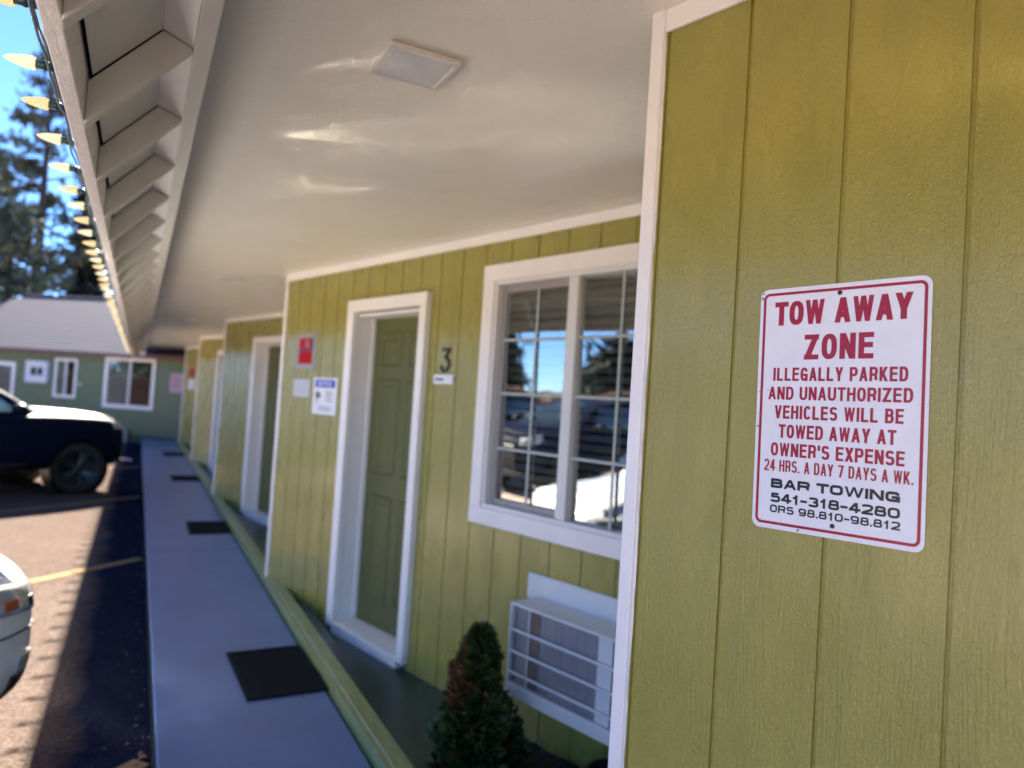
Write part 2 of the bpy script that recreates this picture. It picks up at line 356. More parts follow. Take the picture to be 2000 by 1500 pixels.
def add_text(mb, body, x0, x1, y0, y1, n, weight=.2, m=0, p=2.5, gap=.32):
    """lettering drawn as flat bars; weight = stroke width as a share of the letter height"""
    H_ = y1 - y0; s_ = H_ * weight; units = sum(GW.get(c, 1.0) for c in body); fixed = sum(s_ for c in body) + (len(body) - 1) * s_ * gap * 2
    wu = ((x1 - x0) - fixed) / units; x = x0; z = n
    for ch in body:
        gw = GW.get(ch, 1.0) * wu + s_
        X = lambda u: x + s_ / 2 + u * (gw - s_)
        Y = lambda v: y0 + s_ / 2 * .92 + v * (H_ - s_ * .92)
        for st in glyph(ch, p):
            z += 1.2e-6
            if st[0] == 'D':
                _, ub, ut, vb, vt = st; yb = y0 if vb == 0 else Y(vb); yt = y1 if vt == 1 else Y(vt)
                q = s_ * {'W': .40, 'A': .48, 'Y': .50, 'V': .50, 'K': .52}.get(ch, .54) * math.hypot(1, (X(ut) - X(ub)) / (yt - yb)) ** .6
                mb.face([(X(ub) - q, yb, z), (X(ub) + q, yb, z), (X(ut) + q, yt, z), (X(ut) - q, yt, z)], m); continue
            P = [Vector((X(u), Y(v))) for u, v in st[1]]
            closed = (P[0] - P[-1]).length < 1e-6
            if not closed and len(P) >= 2:
                # square the ends off so bars fill the corners
                d0 = (P[0] - P[1]).normalized() * s_ / 2 * .92; d1 = (P[-1] - P[-2]).normalized() * s_ / 2 * .92
                if len(P) == 2 or ch in 'LZETFUGIYH1': P[0] = P[0] + d0; P[-1] = P[-1] + d1
            Lf, Rt = [], []
            for i in range(len(P)):
                a = P[i - 1] if i else (P[-2] if closed else P[0]); b = P[i + 1] if i < len(P) - 1 else (P[1] if closed else P[-1])
                t1 = (P[i] - a).normalized() if (P[i] - a).length > 1e-9 else (b - P[i]).normalized(); t2 = (b - P[i]).normalized() if (b - P[i]).length > 1e-9 else t1
                n1, n2 = Vector((-t1.y, t1.x)), Vector((-t2.y, t2.x)); nn = (n1 + n2); nn = nn.normalized() if nn.length > 1e-6 else n1
                nn = nn * (s_ / 2 / max(.5, nn.dot(n1))); nn.y *= .92
                Lf.append(P[i] + nn); Rt.append(P[i] - nn)
            for i in range(len(P) - 1):
                mb.face([(*Rt[i], z), (*Rt[i + 1], z), (*Lf[i + 1], z), (*Lf[i], z)], m)
        x += gw + s_ * gap * 2

def rounded(x0, x1, y0, y1, r, n=6):
    P = []
    for cx, cy, a in ((x1 - r, y1 - r, 0), (x0 + r, y1 - r, 90), (x0 + r, y0 + r, 180), (x1 - r, y0 + r, 270)):
        for k in range(n + 1):
            th = math.radians(a + 90 * k / n); P.append((cx + r * math.cos(th), cy + r * math.sin(th)))
    return P

# ------------------------------------------------------------------ layout numbers (from the photograph's perspective)
XC, Y0, L, PHI = 0.9902, 1.3338, 4.6114, 0.25685
WALKZ = G - 1.529; CEILZ = G + .911
cP, sP = math.cos(PHI), math.sin(PHI)
def frame(k):
    """wall k: t runs back towards the camera, y is up (0 = camera height), n comes out of the wall"""
    return Matrix(((sP, 0, -cP, XC), (-cP, 0, -sP, Y0 + k * L), (0, 1, 0, G), (0, 0, 0, 1)))
WLEN = L / cP
DEEP = L * math.tan(PHI)

# ------------------------------------------------------------------ ground, lot, walkway
mb = MB(); mb.face([(-900, -900, -.02), (900, -900, -.02), (900, 900, -.02), (-900, 900, -.02)])
tag(mb.build('ground', MGROUND), kind='structure')
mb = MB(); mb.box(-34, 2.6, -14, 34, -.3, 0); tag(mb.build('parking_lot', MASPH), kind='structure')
mb = MB()
ys = [-4.0, 2.62, 7.25, 11.85, 16.45, 21.6]
for a, b in zip(ys, ys[1:]): mb.box(.170, .962, a + .006, b - .006, -.1, WALKZ)
tag(mb.build('walkway', MWALK, bevel=.008), kind='structure')
mb = MB(); mb.box(.168, .975, -4, 21.6, -.1, WALKZ - .012); mb.box(.9795, 2.5, -4, 21.6, -.1, G - 1.585)
tag(mb.build('porch_floor', MFLOOR), kind='structure')
mb = MB(); mb.box(.978, 1.082, -4, 21.2, -.1, WALKZ + .058); mb.box(1.0825, 1.19, -4, 21.2, -.1, WALKZ - .005)
mb.box(1.004, 1.0105, -4, 21.2, WALKZ + .0584, WALKZ + .0605)  # highlight put in as a paler strip along the curb top
mb.m = [0] * 6 + [1] * 6 + [2] * 6
tag(mb.build('curb', [MCURB, MFLOOR, MCREST], bevel=.006), kind='structure')

def stripe(ax, ay, bx, by, wdt):
    d = Vector((bx - ax, by - ay)).normalized(); q = Vector((-d.y, d.x)) * wdt / 2
    m_ = MB(); z = .004; n = 24; rnd = random.Random(ax)
    P = []
    for k in range(n + 1):
        t = k / n; x, y = ax + (bx - ax) * t, ay + (by - ay) * t; j = rnd.uniform(-.006, .006)
        P.append([(x + q.x * (1 + j * 8), y + q.y * (1 + j * 8), z), (x - q.x, y - q.y, z)])
    m_.grid([[P[i][0] for i in range(n + 1)], [P[i][1] for i in range(n + 1)]], 0, False)
    tag(m_.build('road_marking', MYELLOW), kind='structure')
for yl in (3.45, 7.53, 11.62, 15.7):
    stripe(.13, yl + .13 * .87, -4.4, yl - 4.4 * .87, .10)

# ------------------------------------------------------------------ motel building
motel = tag(empty('motel_building', (0, 0, 0)), 'long olive green motel wing with white trim, stepped angled walls and deep porch ceiling', 'building')

DOOR = (1.125, 1.985, -1.62, .56)     # wall opening t0 t1 z0 z1
WIN = (2.55, 3.77, -.59, .69)
def wall_mesh(holes, g0=.0505, pitch_=.2032):
    m_ = MB(); zt, zb = .93, -1.66
    cuts = [.030] + [g0 + pitch_ * k for k in range(0, 24) if g0 + pitch_ * k < WLEN - .02] + [WLEN]
    gw, gd = .0085, .0065
    def spans(a, b):
        out = []
        edges = sorted({a, b} | {h[0] for h in holes if a < h[0] < b} | {h[1] for h in holes if a < h[1] < b})
        for x0, x1 in zip(edges, edges[1:]):
            mid = (x0 + x1) / 2; zs = [(zb, zt)]
            for h in holes:
                if h[0] < mid < h[1]:
                    nz = []
                    for q in zs:
                        if h[2] > q[0]: nz.append((q[0], min(h[2], q[1])))
                        if h[3] < q[1]: nz.append((max(h[3], q[0]), q[1]))
                    zs = nz
            for q in zs: out.append((x0, x1, q[0], q[1]))
        return out
    for a, b in zip(cuts, cuts[1:]):
        a2 = a + gw
        for x0, x1, z0, z1 in spans(a2, b):
            m_.face([(x0, z0, 0), (x1, z0, 0), (x1, z1, 0), (x0, z1, 0)])
            for xx, flip in ((x0, 0), (x1, 1)):
                if abs(xx - a2) < 1e-6 or abs(xx - b) < 1e-6:
                    q = [(xx, z0, -gd), (xx, z0, 0), (xx, z1, 0), (xx, z1, -gd)]
                    m_.face(q[::-1] if flip else q)
        for x0, x1, z0, z1 in spans(a, a2):
            m_.face([(x0, z0, -gd), (x1, z0, -gd), (x1, z1, -gd), (x0, z1, -gd)])
    # sheathing behind, and the step back at the near end
    for x0, x1, z0, z1 in spans(.03, WLEN):
        m_.face([(x0, z0, -.10), (x0, z1, -.10), (x1, z1, -.10), (x1, z0, -.10)])
    return m_

wme = None
for k in range(-1, 5):
    if wme is None: wo = wall_mesh([DOOR, WIN]).build('wall', MSIDE, motel, basis=frame(k)); wme = wo.data
    else: wo = link('wall', wme, motel, basis=frame(k))
# step-back walls behind each corner (face away from the camera)
for k in range(-1, 5):
    m_ = MB(); yk = Y0 + k * L
    m_.box(XC + .035, XC + DEEP - .01, yk - .02, yk - .005, G - 1.66, CEILZ + .02)
    m_.build('return_wall', MSIDE, motel)
# corner boards: slightly ragged paint edge
def corner_board(seed):
    rnd = random.Random(seed); m_ = MB(); n = 120; rows = []
    wob = [0.0] * (n + 1)
    for i in range(1, n + 1): wob[i] = .86 * wob[i - 1] + rnd.uniform(-.0009, .0009)
    for i in range(n + 1):
        z = -1.58 + (.911 + 1.58) * i / n; e = wob[i] + (rnd.random() < .05) * rnd.uniform(-.0004, .0022)
        rows.append([(.006, z, -.05), (.006, z, .004), (.0095, z, .0085), (.0125, z, .010), (.040, z, .010), (.0435, z, .0085), (.0455, z, .0045), (.0475 + e, z, .0006 + .0004)])
    m_.grid(rows, 0, False); m_.f = [q[::-1] for q in m_.f]
    return m_
cme = None
for k in range(-1, 5):
    if cme is None: cme = corner_board(3).build('corner_trim', MTRIM, motel, basis=frame(k)).data
    else: link('corner_trim', cme, motel, basis=frame(k))
    m_ = MB(); m_.box(.0125 + .036, WLEN - .02, .858, .9105, .0004, .011); m_.build('crown_trim', MTRIM, motel, bevel=.003, basis=frame(k))

# door -----------------------------------------------------------------
def make_door(k):
    B = frame(k); p = MB(); n0 = -.14
    x0, x1, z0, z1 = 1.165, 1.95, -1.515, .525
    p.box(x0, x1, z0, z1, n0 - .04, n0)
    d_ = p.build('door', MDOOR, motel, bevel=.002, basis=B)
    f = MB()
    for (a, b, c, e) in ((1.265, 1.515, .20, .43), (1.60, 1.85, .20, .43), (1.265, 1.515, -.52, .12), (1.60, 1.85, -.52, .12), (1.265, 1.515, -1.36, -.66), (1.60, 1.85, -1.36, -.66)):
        i = 0
        P = lambda ins, n: [(a + ins, c + ins, n), (b - ins, c + ins, n), (b - ins, e - ins, n), (a + ins, e - ins, n)]
        prof = [(0, n0 + .0005), (.010, n0 + .011), (.022, n0 + .001), (.045, n0 + .001), (.070, n0 + .011)]
        for (i0, h0), (i1, h1) in zip(prof, prof[1:]):
            A, Bq = P(i0, h0), P(i1, h1)
            for q in range(4): f.face([A[q], A[(q + 1) % 4], Bq[(q + 1) % 4], Bq[q]])
        f.face(P(.070, n0 + .011))
    f.build('raised_panels', MDOOR, d_)
    t_ = MB()   # casing boards, jambs, sill
    t_.box(1.087, 1.172, -1.545, .5515, .0005, .043); t_.box(1.943, 2.012, -1.545, .5515, .0005, .043); t_.box(1.087, 2.012, .552, .632, .0005, .043)
    t_.box(1.127, 1.166, -1.53, .545, -.19, .0); t_.box(1.949, 1.985, -1.53, .545, -.19, .0); t_.box(1.1665, 1.9485, .5255, .545, -.19, .0)
    t_.box(1.190 - .02, 1.200 - .02, -1.515, .52, n0 + .001, n0 + .03)
    t_.build('door_frame', MTRIM, d_, bevel=.003)
    s_ = MB(); s_.box(1.1665, 1.9485, -1.60, -1.519, -.19, .0425); s_.build('threshold', MTRIM, d_, bevel=.004)
    h = MB(); F = Matrix.Translation((1.885, -.60, n0))
    h.lathe([(.0, .0), (.032, .0), (.032, .006), (.012, .010), (.012, .035), (.024, .042), (.028, .056), (.022, .068), (.0, .072)], 16, 0, F)
    h.build('door_handle', MNICK, d_)
    h = MB(); F = Matrix.Translation((1.885, -.46, n0)); h.lathe([(.028, 0), (.028, .012), (.02, .016), (0, .016)], 16, 0, F)
    h.build('deadbolt', MNICK, d_)
    return d_
door0 = make_door(0)
for k in range(1, 5):
    c = copy_tree(door0, motel); c.matrix_basis = frame(k)

# window ---------------------------------------------------------------
def make_window(k):
    B = frame(k); t = MB()
    a, b, c, e = 2.508, 3.812, -.632, .733; w_ = .086
    t.box(a, a + w_, c + w_, e - w_, .0005, .024); t.box(b - w_, b, c + w_, e - w_, .0005, .024)
    t.box(a, b, e - w_ + .0004, e, .0005, .026); t.box(a, b, c, c + w_ - .0004, .0005, .026)
    W = t.build('window', MTRIM, motel, bevel=.003, basis=B)
    f = MB()
    ia, ib, ic, ie = a + w_, b - w_, c + w_, e - w_
    for q in ((ia - .02, ia + .022, ic + .022, ie - .022), (ib - .022, ib + .02, ic + .022, ie - .022), (ia - .02, ib + .02, ie - .0216, ie + .02), (ia - .02, ib + .02, ic - .02, ic + .0216)):
        f.box(*q, -.07, .012)
    f.box(3.128, 3.192, ic + .0224, ie - .0224, -.045, .010)
    f.build('window_frame', MVINYL, W, bevel=.003)
    s = MB()   # sliding screen sash on the far half, set back
    sa, sb, s0, s1 = ia + .0226, 3.1276, ic + .0226, ie - .0226
    for q in ((sa, sa + .03, s0, s1), (sa + .0304, sb, s1 - .035, s1), (sa + .0304, sb, s0, s0 + .03)): s.box(*q, -.062, -.028)
    s.build('sash', MSASH, W, bevel=.002)
    def pane(x0, x1, z0, z1, n):
        g = MB(); g.face([(x0, z0, n - .0085), (x1, z0, n - .0085), (x1, z1, n + .0075), (x0, z1, n + .0075)]); g.build('pane', MGLASS, W)
        m_ = MB(); xm = (x0 + x1) / 2
        m_.box(xm - .0068, xm + .0068, z0, z1, n + .0085, n + .013)
        for zz in (.335, .055, -.232):
            if z0 < zz < z1: m_.box(x0, xm - .0072, zz - .0068, zz + .0068, n + .0085, n + .013); m_.box(xm + .0072, x1, zz - .0068, zz + .0068, n + .0085, n + .013)
        # the bars lie between the two panes
        m_.build('muntin_grid', MMUNT, W)
    pane(sa + .03, sb, s0 + .03, s1 - .035, -.040); pane(3.192, ib - .022, ic + .022, ie - .022, -.022)
    bl = MB(); z = ic + .03
    while z < ie - .03:
        bl.face([(ia, z, -.085), (ib, z, -.085), (ib, z + .030, -.110), (ia, z + .030, -.110)]); z += .046
    for xx in (2.72, 3.02, 3.34, 3.62): bl.box(xx, xx + .003, ic, ie, -.083, -.082)
    bl.build('blind', MBLIND, W)
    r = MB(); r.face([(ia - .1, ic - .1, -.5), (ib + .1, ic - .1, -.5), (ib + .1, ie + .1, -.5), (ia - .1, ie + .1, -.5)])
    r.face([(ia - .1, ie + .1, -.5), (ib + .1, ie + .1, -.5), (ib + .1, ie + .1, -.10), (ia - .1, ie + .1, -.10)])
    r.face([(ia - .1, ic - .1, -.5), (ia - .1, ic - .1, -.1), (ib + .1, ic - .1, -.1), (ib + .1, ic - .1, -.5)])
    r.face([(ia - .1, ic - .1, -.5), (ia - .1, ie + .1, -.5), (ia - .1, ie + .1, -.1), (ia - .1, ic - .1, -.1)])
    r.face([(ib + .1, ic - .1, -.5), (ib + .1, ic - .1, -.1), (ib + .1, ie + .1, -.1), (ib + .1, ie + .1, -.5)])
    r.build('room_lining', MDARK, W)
    return W
win0 = make_window(0)
for k in range(1, 5):
    c = copy_tree(win0, motel); c.matrix_basis = frame(k)

# porch ceiling, eave ---------------------------------------------------
YA, YB = -4.0, 20.9
m_ = MB(); m_.box(.100, 2.4, YA, YB + 1.0, CEILZ, CEILZ + .02); m_.build('porch_ceiling', MCEIL, motel)
BZ = G + .767
m_ = MB()
m_.box(.058, .0985, YA, YB, BZ, G + 1.02)
m_.build('eave_beam', MEAVE, motel, bevel=.004)
m_ = MB(); m_.prism([(.0575, .7705 + G), (.0575, .79 + G), (-.004, .8167 + G), (-.008, .7965 + G)], YA, YB, 'y'); m_.build('eave_blocking', MTRIM, motel)
m_ = MB(); m_.box(.099, .113, YA, YB, CEILZ - .03, CEILZ - .0005); m_.build('eave_moulding', MTRIM, motel, bevel=.003)
rb = None
RY = [1.81 + .505 * k for k in range(-5, 38)]
for y in RY:
    if rb is None:
        m_ = MB(); poly = [(-.145, .544), (.0575, .768), (-.007, .793), (-.145, .640)]
        m_.prism([(x, z + G) for x, z in poly], 0, .038, 'y')
        rb = m_.build('rafter', MEAVE, motel, bevel=.003); rb.location.y = y; rme = rb.data
    else:
        o = link('rafter', rme, motel, bevel=.003); o.location.y = y
pm = MB()
sl_ = (.852 - .640) / .193
def dz(x): return .640 + (x + .145) * sl_ + .004
pm.prism([(-.136, dz(-.136) + G), (-.006, dz(-.006) + G), (-.006, dz(-.006) + G + .012), (-.136, dz(-.136) + G + .012)], .0405, .5035, 'y')
pme = pm.build('eave_panel', MEAVE, motel); pme.location.y = RY[0]
for y in RY[1:]:
    o = link('eave_panel', pme.data, motel); o.location.y = y
m_ = MB(); m_.box(-.177, -.1455, YA, YB, G + .5516, G + .695); m_.build('fascia', MFASC, motel, bevel=.003)
# roof: black felt under, shingles over; steep at the eave, then a low slope to the ridge
def roof_strip(off, thick, xa=-.178):
    up = [(xa, .69 + off), (.40, 1.26 + off), (4.2, 2.45 + off), (8.8, .9 + off)]
    return up + [(x, z - thick) for x, z in up[::-1]]
m_ = MB(); m_.prism([(x, z + G) for x, z in [(-.140, .672), (.056, .882), (.40, 1.25), (4.2, 2.43), (4.2, 2.42), (.40, 1.235), (.056, .874), (-.140, .664)]], YA, YB, 'y'); m_.build('roof_felt', MVOID, motel)
m_ = MB(); m_.prism([(x, z + G) for x, z in [(-.205, .690), (.40, 1.262), (4.2, 2.45), (8.8, .9), (8.8, .93), (4.2, 2.48), (.39, 1.29), (-.205, .716)]], YA, YB + .05, 'y'); m_.build('roof', MSHING, motel)
# back and end walls close the building
m_ = MB(); m_.box(7.0, 7.1, YA, 22, 0, G + 1.5); m_.box(2.6, 7.0, YA - .1, YA, 0, G + 1.9); m_.build('rear_wall', MSIDE, motel)

# ------------------------------------------------------------------ things on the near wall: tow-away sign
def on_wall(k, t, z, n=0.0, tilt=0.0):
    return frame(k) @ Matrix.Translation((t, z, n)) @ Matrix.Rotation(tilt, 4, 'Z')
sign = tag(empty('tow_sign', basis=on_wall(0, .4693, .0281, .0015, .0147)), 'white metal tow away zone sign with red border and lettering on the near olive wall', 'sign')
hw, hh = .1524, .2286
m_ = MB(); m_.prism(rounded(-hw, hw, -hh, hh, .016, 8), 0, .0016, 'z'); m_.build('sign_plate', MSIGNW, sign, bevel=.0004)
def ring(mb, x0, x1, y0, y1, r, wd, n):
    A, B = rounded(x0, x1, y0, y1, r, 8), rounded(x0 + wd, x1 - wd, y0 + wd, y1 - wd, max(r - wd, .001), 8)
    for i in range(len(A)):
        j = (i + 1) % len(A); mb.face([(*A[i], n), (*A[j], n), (*B[j], n), (*B[i], n)])
m_ = MB(); ring(m_, -.1455, .1460, -.2200, .2205, .012, .0052, .0020); m_.build('sign_border', MRED, sign)
m_ = MB(); N = .0021
for body, x0, x1, y0, y1, wt, gp in (('TOW AWAY', -.1215, .1235, .1570, .2023, .225, .12), ('ZONE', -.0615, .0630, .0912, .1375, .215, .24),
        ('ILLEGALLY PARKED', -.1200, .1198, .0515, .0765, .19, .28), ('AND UNAUTHORIZED', -.1285, .1283, .0160, .0405, .19, .28),
        ('VEHICLES WILL BE', -.1145, .1150, -.0198, .0052, .19, .28), ('TOWED AWAY AT', -.1048, .1042, -.0560, -.0307, .19, .24),
        ("OWNER'S EXPENSE", -.1190, .1186, -.0905, -.0655, .19, .26), ('24 HRS. A DAY 7 DAYS A WK.', -.1312, .1330, -.1195, -.0978, .15, .30)):
    add_text(m_, body, x0, x1, y0, y1, N, wt, gap=gp)
m_.build('red_lettering', MRED, sign)
m_ = MB()
for body, x0, x1, y0, y1, wt, gp in (('BAR TOWING', -.1160, .1133, -.1512, -.1335, .30, .20), ('541-318-4280', -.1160, .1140, -.1780, -.1603, .26, .20), ('ORS 98.810-98.812', -.1161, .1150, -.1972, -.1830, .23, .30)):
    add_text(m_, body, x0, x1, y0, y1, N, wt, p=3.4, gap=gp)
m_.build('black_lettering', MBLACK, sign)
for (hx, hy) in ((.0012, .2109), (.0028, -.2066)):
    m_ = MB(); m_.lathe([(.0042, .0020), (.0040, .0034), (.0025, .0042), (0, .0043)], 16, 0, Matrix.Translation((hx, hy, 0))); m_.build('screw', MBLACK, sign)
m_ = MB(); rnd = random.Random(5)
for (hx, hy, sz) in ((-.146, .030, .0030), (-.141, .026, .0022), (-.1445, -.012, .0026), (-.147, -.036, .003), (-.129, .0335, .0016), (-.13, .035, .0012), (-.148, .212, .004), (-.1465, .2205, .0025), (.090, -.1880, .0016), (-.06, -.2236, .003), (-.098, -.2175, .002), (-.064, -.178, .0014)):
    P = [(hx + sz * rnd.uniform(.5, 1.2) * math.cos(a), hy + sz * .7 * rnd.uniform(.5, 1.3) * math.sin(a), .00225) for a in [i * math.pi / 4 for i in range(8)]]
    m_.face(P)
m_.build('paint_chips', MCHIP, sign)['kind'] = 'stuff'

# ------------------------------------------------------------------ things on the wall of room 3
def plate(name, k, t0, t1, z0, z1, m, label, cat, th=.004, r=.006):
    e = tag(empty(name, basis=on_wall(k, (t0 + t1) / 2, (z0 + z1) / 2, .001)), label, cat)
    a, b = (t1 - t0) / 2, (z1 - z0) / 2
    q = MB(); q.prism(rounded(-a, a, -b, b, r, 4), 0, th, 'z'); q.build('sign_plate', m, e)
    return e, a, b
e, a, b = plate('red_notice_sign', 1, .262, .598, .168, .432, MGREYD, 'red notice in a grey frame, highest of three signs left of door 3', 'sign')
m_ = MB(); m_.box(-a * .66, a * .66, -b * .72, b * .0, .004, .0055); m_.box(-a * .66, a * .50, b * .10, b * .74, .004, .0055); m_.build('red_field', MREDS, e)
m_ = MB(); m_.box(-a * .66, a * .66, b * .005, b * .095, .004, .0058); m_.box(a * .505, a * .66, b * .10, b * .74, .004, .0058)
for i, (x0, x1, yy) in enumerate(((-.5, -.1, .30), (-.5, .05, .20))): m_.box(a * x0, a * x1, b * yy, b * (yy + .05), .0056, .0060)
m_.build('dark_band', MBLACK, e)
m_ = MB(); A = [(a * .12 + .028 * math.cos(i * math.pi / 12), b * .45 + .028 * math.sin(i * math.pi / 12)) for i in range(24)]; Bq = [(a * .12 + .018 * math.cos(i * math.pi / 12), b * .45 + .018 * math.sin(i * math.pi / 12)) for i in range(24)]
for i in range(24): j = (i + 1) % 24; m_.face([(*A[i], .0064), (*A[j], .0064), (*Bq[j], .0064), (*Bq[i], .0064)])
m_.box(a * .12 - .004, a * .12 + .03, b * .45 - .03, b * .45 - .022, .0056, .0062)
m_.build('pale_emblem', MPINK, e)
e, a, b = plate('small_plaque', 1, .268, .535, -.045, .088, MGREY, 'small blank looking grey plaque under the red notice, left of blue topped sign', 'sign', r=.012)
m_ = MB()
for i in range(3): m_.box(-a * .62, -a * .30, b * (.35 - .32 * i), b * (.42 - .32 * i), .004, .0046)
m_.box(a * .10, a * .42, -b * .3, -b * .22, .004, .0046); m_.build('faint_marks', mat('faint grey ink', (.30, .32, .37), .5, var=.1), e)
e, a, b = plate('camera_notice_sign', 1, .596, .950, -.158, .104, MSIGNW, 'white sign with blue header and camera picture beside door 3', 'sign')
m_ = MB(); m_.box(-a * .84, a * .84, b * .46, b * .90, .004, .0050); m_.build('blue_header', MBLUEH, e)
m_ = MB(); add_text(m_, 'NOTICE', -a * .60, a * .56, b * .54, b * .80, .0056, .22); m_.build('header_lettering', MSIGNW, e)
m_ = MB()
m_.face([(-a * .80, b * .10, .0046), (-a * .70, -b * .22, .0046), (-a * .32, -b * .06, .0046), (-a * .30, b * .10, .0046), (-a * .62, b * .30, .0046)])
m_.box(-a * .80, -a * .55, -b * .36, -b * .30, .004, .0046)
for i in range(4): m_.box(a * .10, a * (.62 + .1 * (i % 2)), b * (.22 - .16 * i), b * (.27 - .16 * i), .004, .0046)
for i in range(2): m_.box(-a * .5, a * .6, b * (-.62 - .14 * i), b * (-.57 - .14 * i), .004, .0046)
m_.build('camera_picture', mat('grey ink', (.10, .11, .14), .5, var=.1), e)
num = tag(empty('house_number', basis=on_wall(1, 2.185, .228, .001)), 'black metal number 3 on the olive wall right of its door', 'number')
m_ = MB(); pts = [(-.030, .062), (.036, .062), (-.002, .016), (.018, .010), (.034, -.010), (.036, -.032), (.020, -.056), (-.006, -.064), (-.028, -.054), (-.036, -.036)]
for (p, q) in zip(pts, pts[1:]):
    p, q = Vector(p), Vector(q); d = (q - p).normalized() * .004; nn = Vector((-d.y, d.x)).normalized() * (.0085 if p.y > .05 else .0075)
    P = [p - d - nn, q + d - nn, q + d + nn, p - d + nn]; m_.prism([(v.x, v.y) for v in P], 0, .008, 'z')
m_.build('numeral', MBLACK, num)
e, a, b = plate('name_plate', 1, 2.085, 2.285, .092, .145, MSIGNW, 'small white strip plate just beneath the black number 3', 'sign', r=.003)
m_ = MB(); m_.box(-a * .85, -a * .05, -b * .30, b * .25, .004, .0046); m_.build('dark_lettering', mat('slate ink', (.10, .14, .22), .5, var=.3, vscale=80), e)
m_ = MB(); m_.box(a * .82, a * .99, -b * .9, b * .9, .004, .0046); m_.build('brown_end', MBROWN, e)
e, a, b = plate('far_red_sign', 4, .42, .72, .16, .39, MREDS, 'distant red sign high on the last olive wall under the porch', 'sign')
m_ = MB(); m_.box(-a * .7, a * .7, b * .1, b * .2, .004, .0046); m_.build('dark_band', MBLACK, e)
e, a, b = plate('far_white_sign', 4, .36, .80, -.13, .10, MSIGNW, 'distant white sign below the far red sign on the last wall', 'sign')
m_ = MB()
for i in range(3): m_.box(-a * .6, a * .6, b * (.3 - .3 * i), b * (.4 - .3 * i), .004, .0046)
m_.build('grey_lines', mat('pale ink', (.35, .36, .42), .5, var=.1), e)

# air conditioner under the window ---------------------------------------
ac = tag(empty('air_conditioner', basis=on_wall(1, 3.07, -1.30, .0)), 'white through wall air conditioner with four barred openings below window 3', 'air conditioner')
W_, H_, D_ = .68, .402, .20
m_ = MB(); m_.box(-.09, .80, .375, .50, .0008, .014); m_.build('back_plate', MAC, ac, bevel=.006)
m_ = MB(); m_.box(0, W_, H_ - .012, H_, .0, D_); m_.box(0, .014, .046, H_ - .0124, .0, D_); m_.box(W_ - .014, W_, .046, H_ - .0124, .0, D_); m_.box(0, W_, -.012, .0456, .0, D_ + .004)
m_.box(.0142, W_ - .0142, .046, H_ - .0124, .01, .02)
m_.build('casing', MAC, ac, bevel=.003)
m_ = MB()
for z in (.092, .186, .283): m_.box(.0144, W_ - .0144, z - .006, z + .006, D_ - .011, D_ + .001)
m_.box(.112, .118, .0464, H_ - .013, D_ - .0195, D_ - .012); m_.box(.520, .596, .0464, H_ - .013, D_ - .0195, D_ - .014)
m_.build('grille_bars', MAC, ac, bevel=.002)
m_ = MB(); m_.face([(.015, .05, D_ - .020), (W_ - .015, .05, D_ - .020), (W_ - .015, H_ - .013, D_ - .020), (.015, H_ - .013, D_ - .020)])
m_.build('condenser_coil', MFIN, ac)
m_ = MB(); m_.box(.122, .182, .047, H_ - .014, D_ - .0195, D_ - .0175); m_.build('coil_end', MFIN2, ac)

# ceiling lights ---------------------------------------------------------
def ceiling_light():
    e = empty('ceiling_light'); h = .098
    f = MB()
    for q in ((-h, h, h - .014, h), (-h, h, -h, -h + .014), (-h, -h + .014, -h + .0142, h - .0142), (h - .014, h, -h + .0142, h - .0142)): f.box(*q, -.018, -.004)
    f.box(-h * .9, h * .9, -h * .9, h * .9, -.008, -.0005)
    f.build('lamp_frame', MLITFR, e, bevel=.002)
    d_ = MB(); d_.box(-h + .0145, h - .0145, -h + .0145, h - .0145, -.0155, -.010); d_.build('diffuser', MDIFF, e)
    return e
lt = None
for i, lb in enumerate(('nearest square white ceiling light of the porch, unlit', 'second square white ceiling light along the porch ceiling', 'third square ceiling light farther down the porch', 'farthest square ceiling light near the porch end')):
    lt0 = ceiling_light() if lt is None else copy_tree(lt); lt = lt or lt0
    lt0.location = (.605, 1.872 + L * i, CEILZ); tag(lt0, lb, 'ceiling light', 'square lights along the porch ceiling')

# string lights -----------------------------------------------------------
sl0 = tag(empty('string_lights', (-.205, 1.9, G + .69)), 'string of warm white faceted bulbs on green cord along the eave edge', 'string lights')
inv = Matrix.Translation((.205, -1.9, -G - .69))
def tochild(o): o.matrix_parent_inverse = inv
pts = []; rnd = random.Random(11); y = .4
while y < 20.6:
    pts.append((-.222 + rnd.uniform(-.004, .004), y, G + .688 + rnd.uniform(-.010, .004))); y += .1
m_ = MB(); m_.tube(pts, .0035, 6)
pts2 = [(x - .004, yy + .03, z - .008 + .006 * math.sin(yy * 9)) for x, yy, z in pts]; m_.tube(pts2, .003, 6)
cord = m_.build('cord', MGREENP, sl0); tochild(cord)
def bulb_mesh():
    m_ = MB(); n = 14; prof = []
    Lb = .060
    for i in range(12):
        u = i / 11; r = .0155 * (1 - u) ** .62 * (1 + .35 * u) if u > .04 else .0140
        prof.append((max(r, .0008), Lb * u))
    P = []
    for j in range(n + 1):
        row = []
        for i, (r, h) in enumerate(prof):
            rr = r * (1.0 + .09 * (1 if (i + j) % 2 else -1)) if 0 < i < 11 else r
            th = 2 * math.pi * (j + .5 * (i % 2)) / n; row.append((rr * math.cos(th), rr * math.sin(th), h))
        P.append(row)
    m_.grid(P, 0, False); return m_
def socket_mesh():
    m_ = MB(); m_.lathe([(.0, .0), (.0098, .0), (.0098, -.012), (.0112, -.014), (.0112, -.020), (.0095, -.022), (.0090, -.045), (.007, -.050), (0, -.050)], 14); return m_
bme = {}; sme = None
y = 1.90 - .302 * 3; i = 0
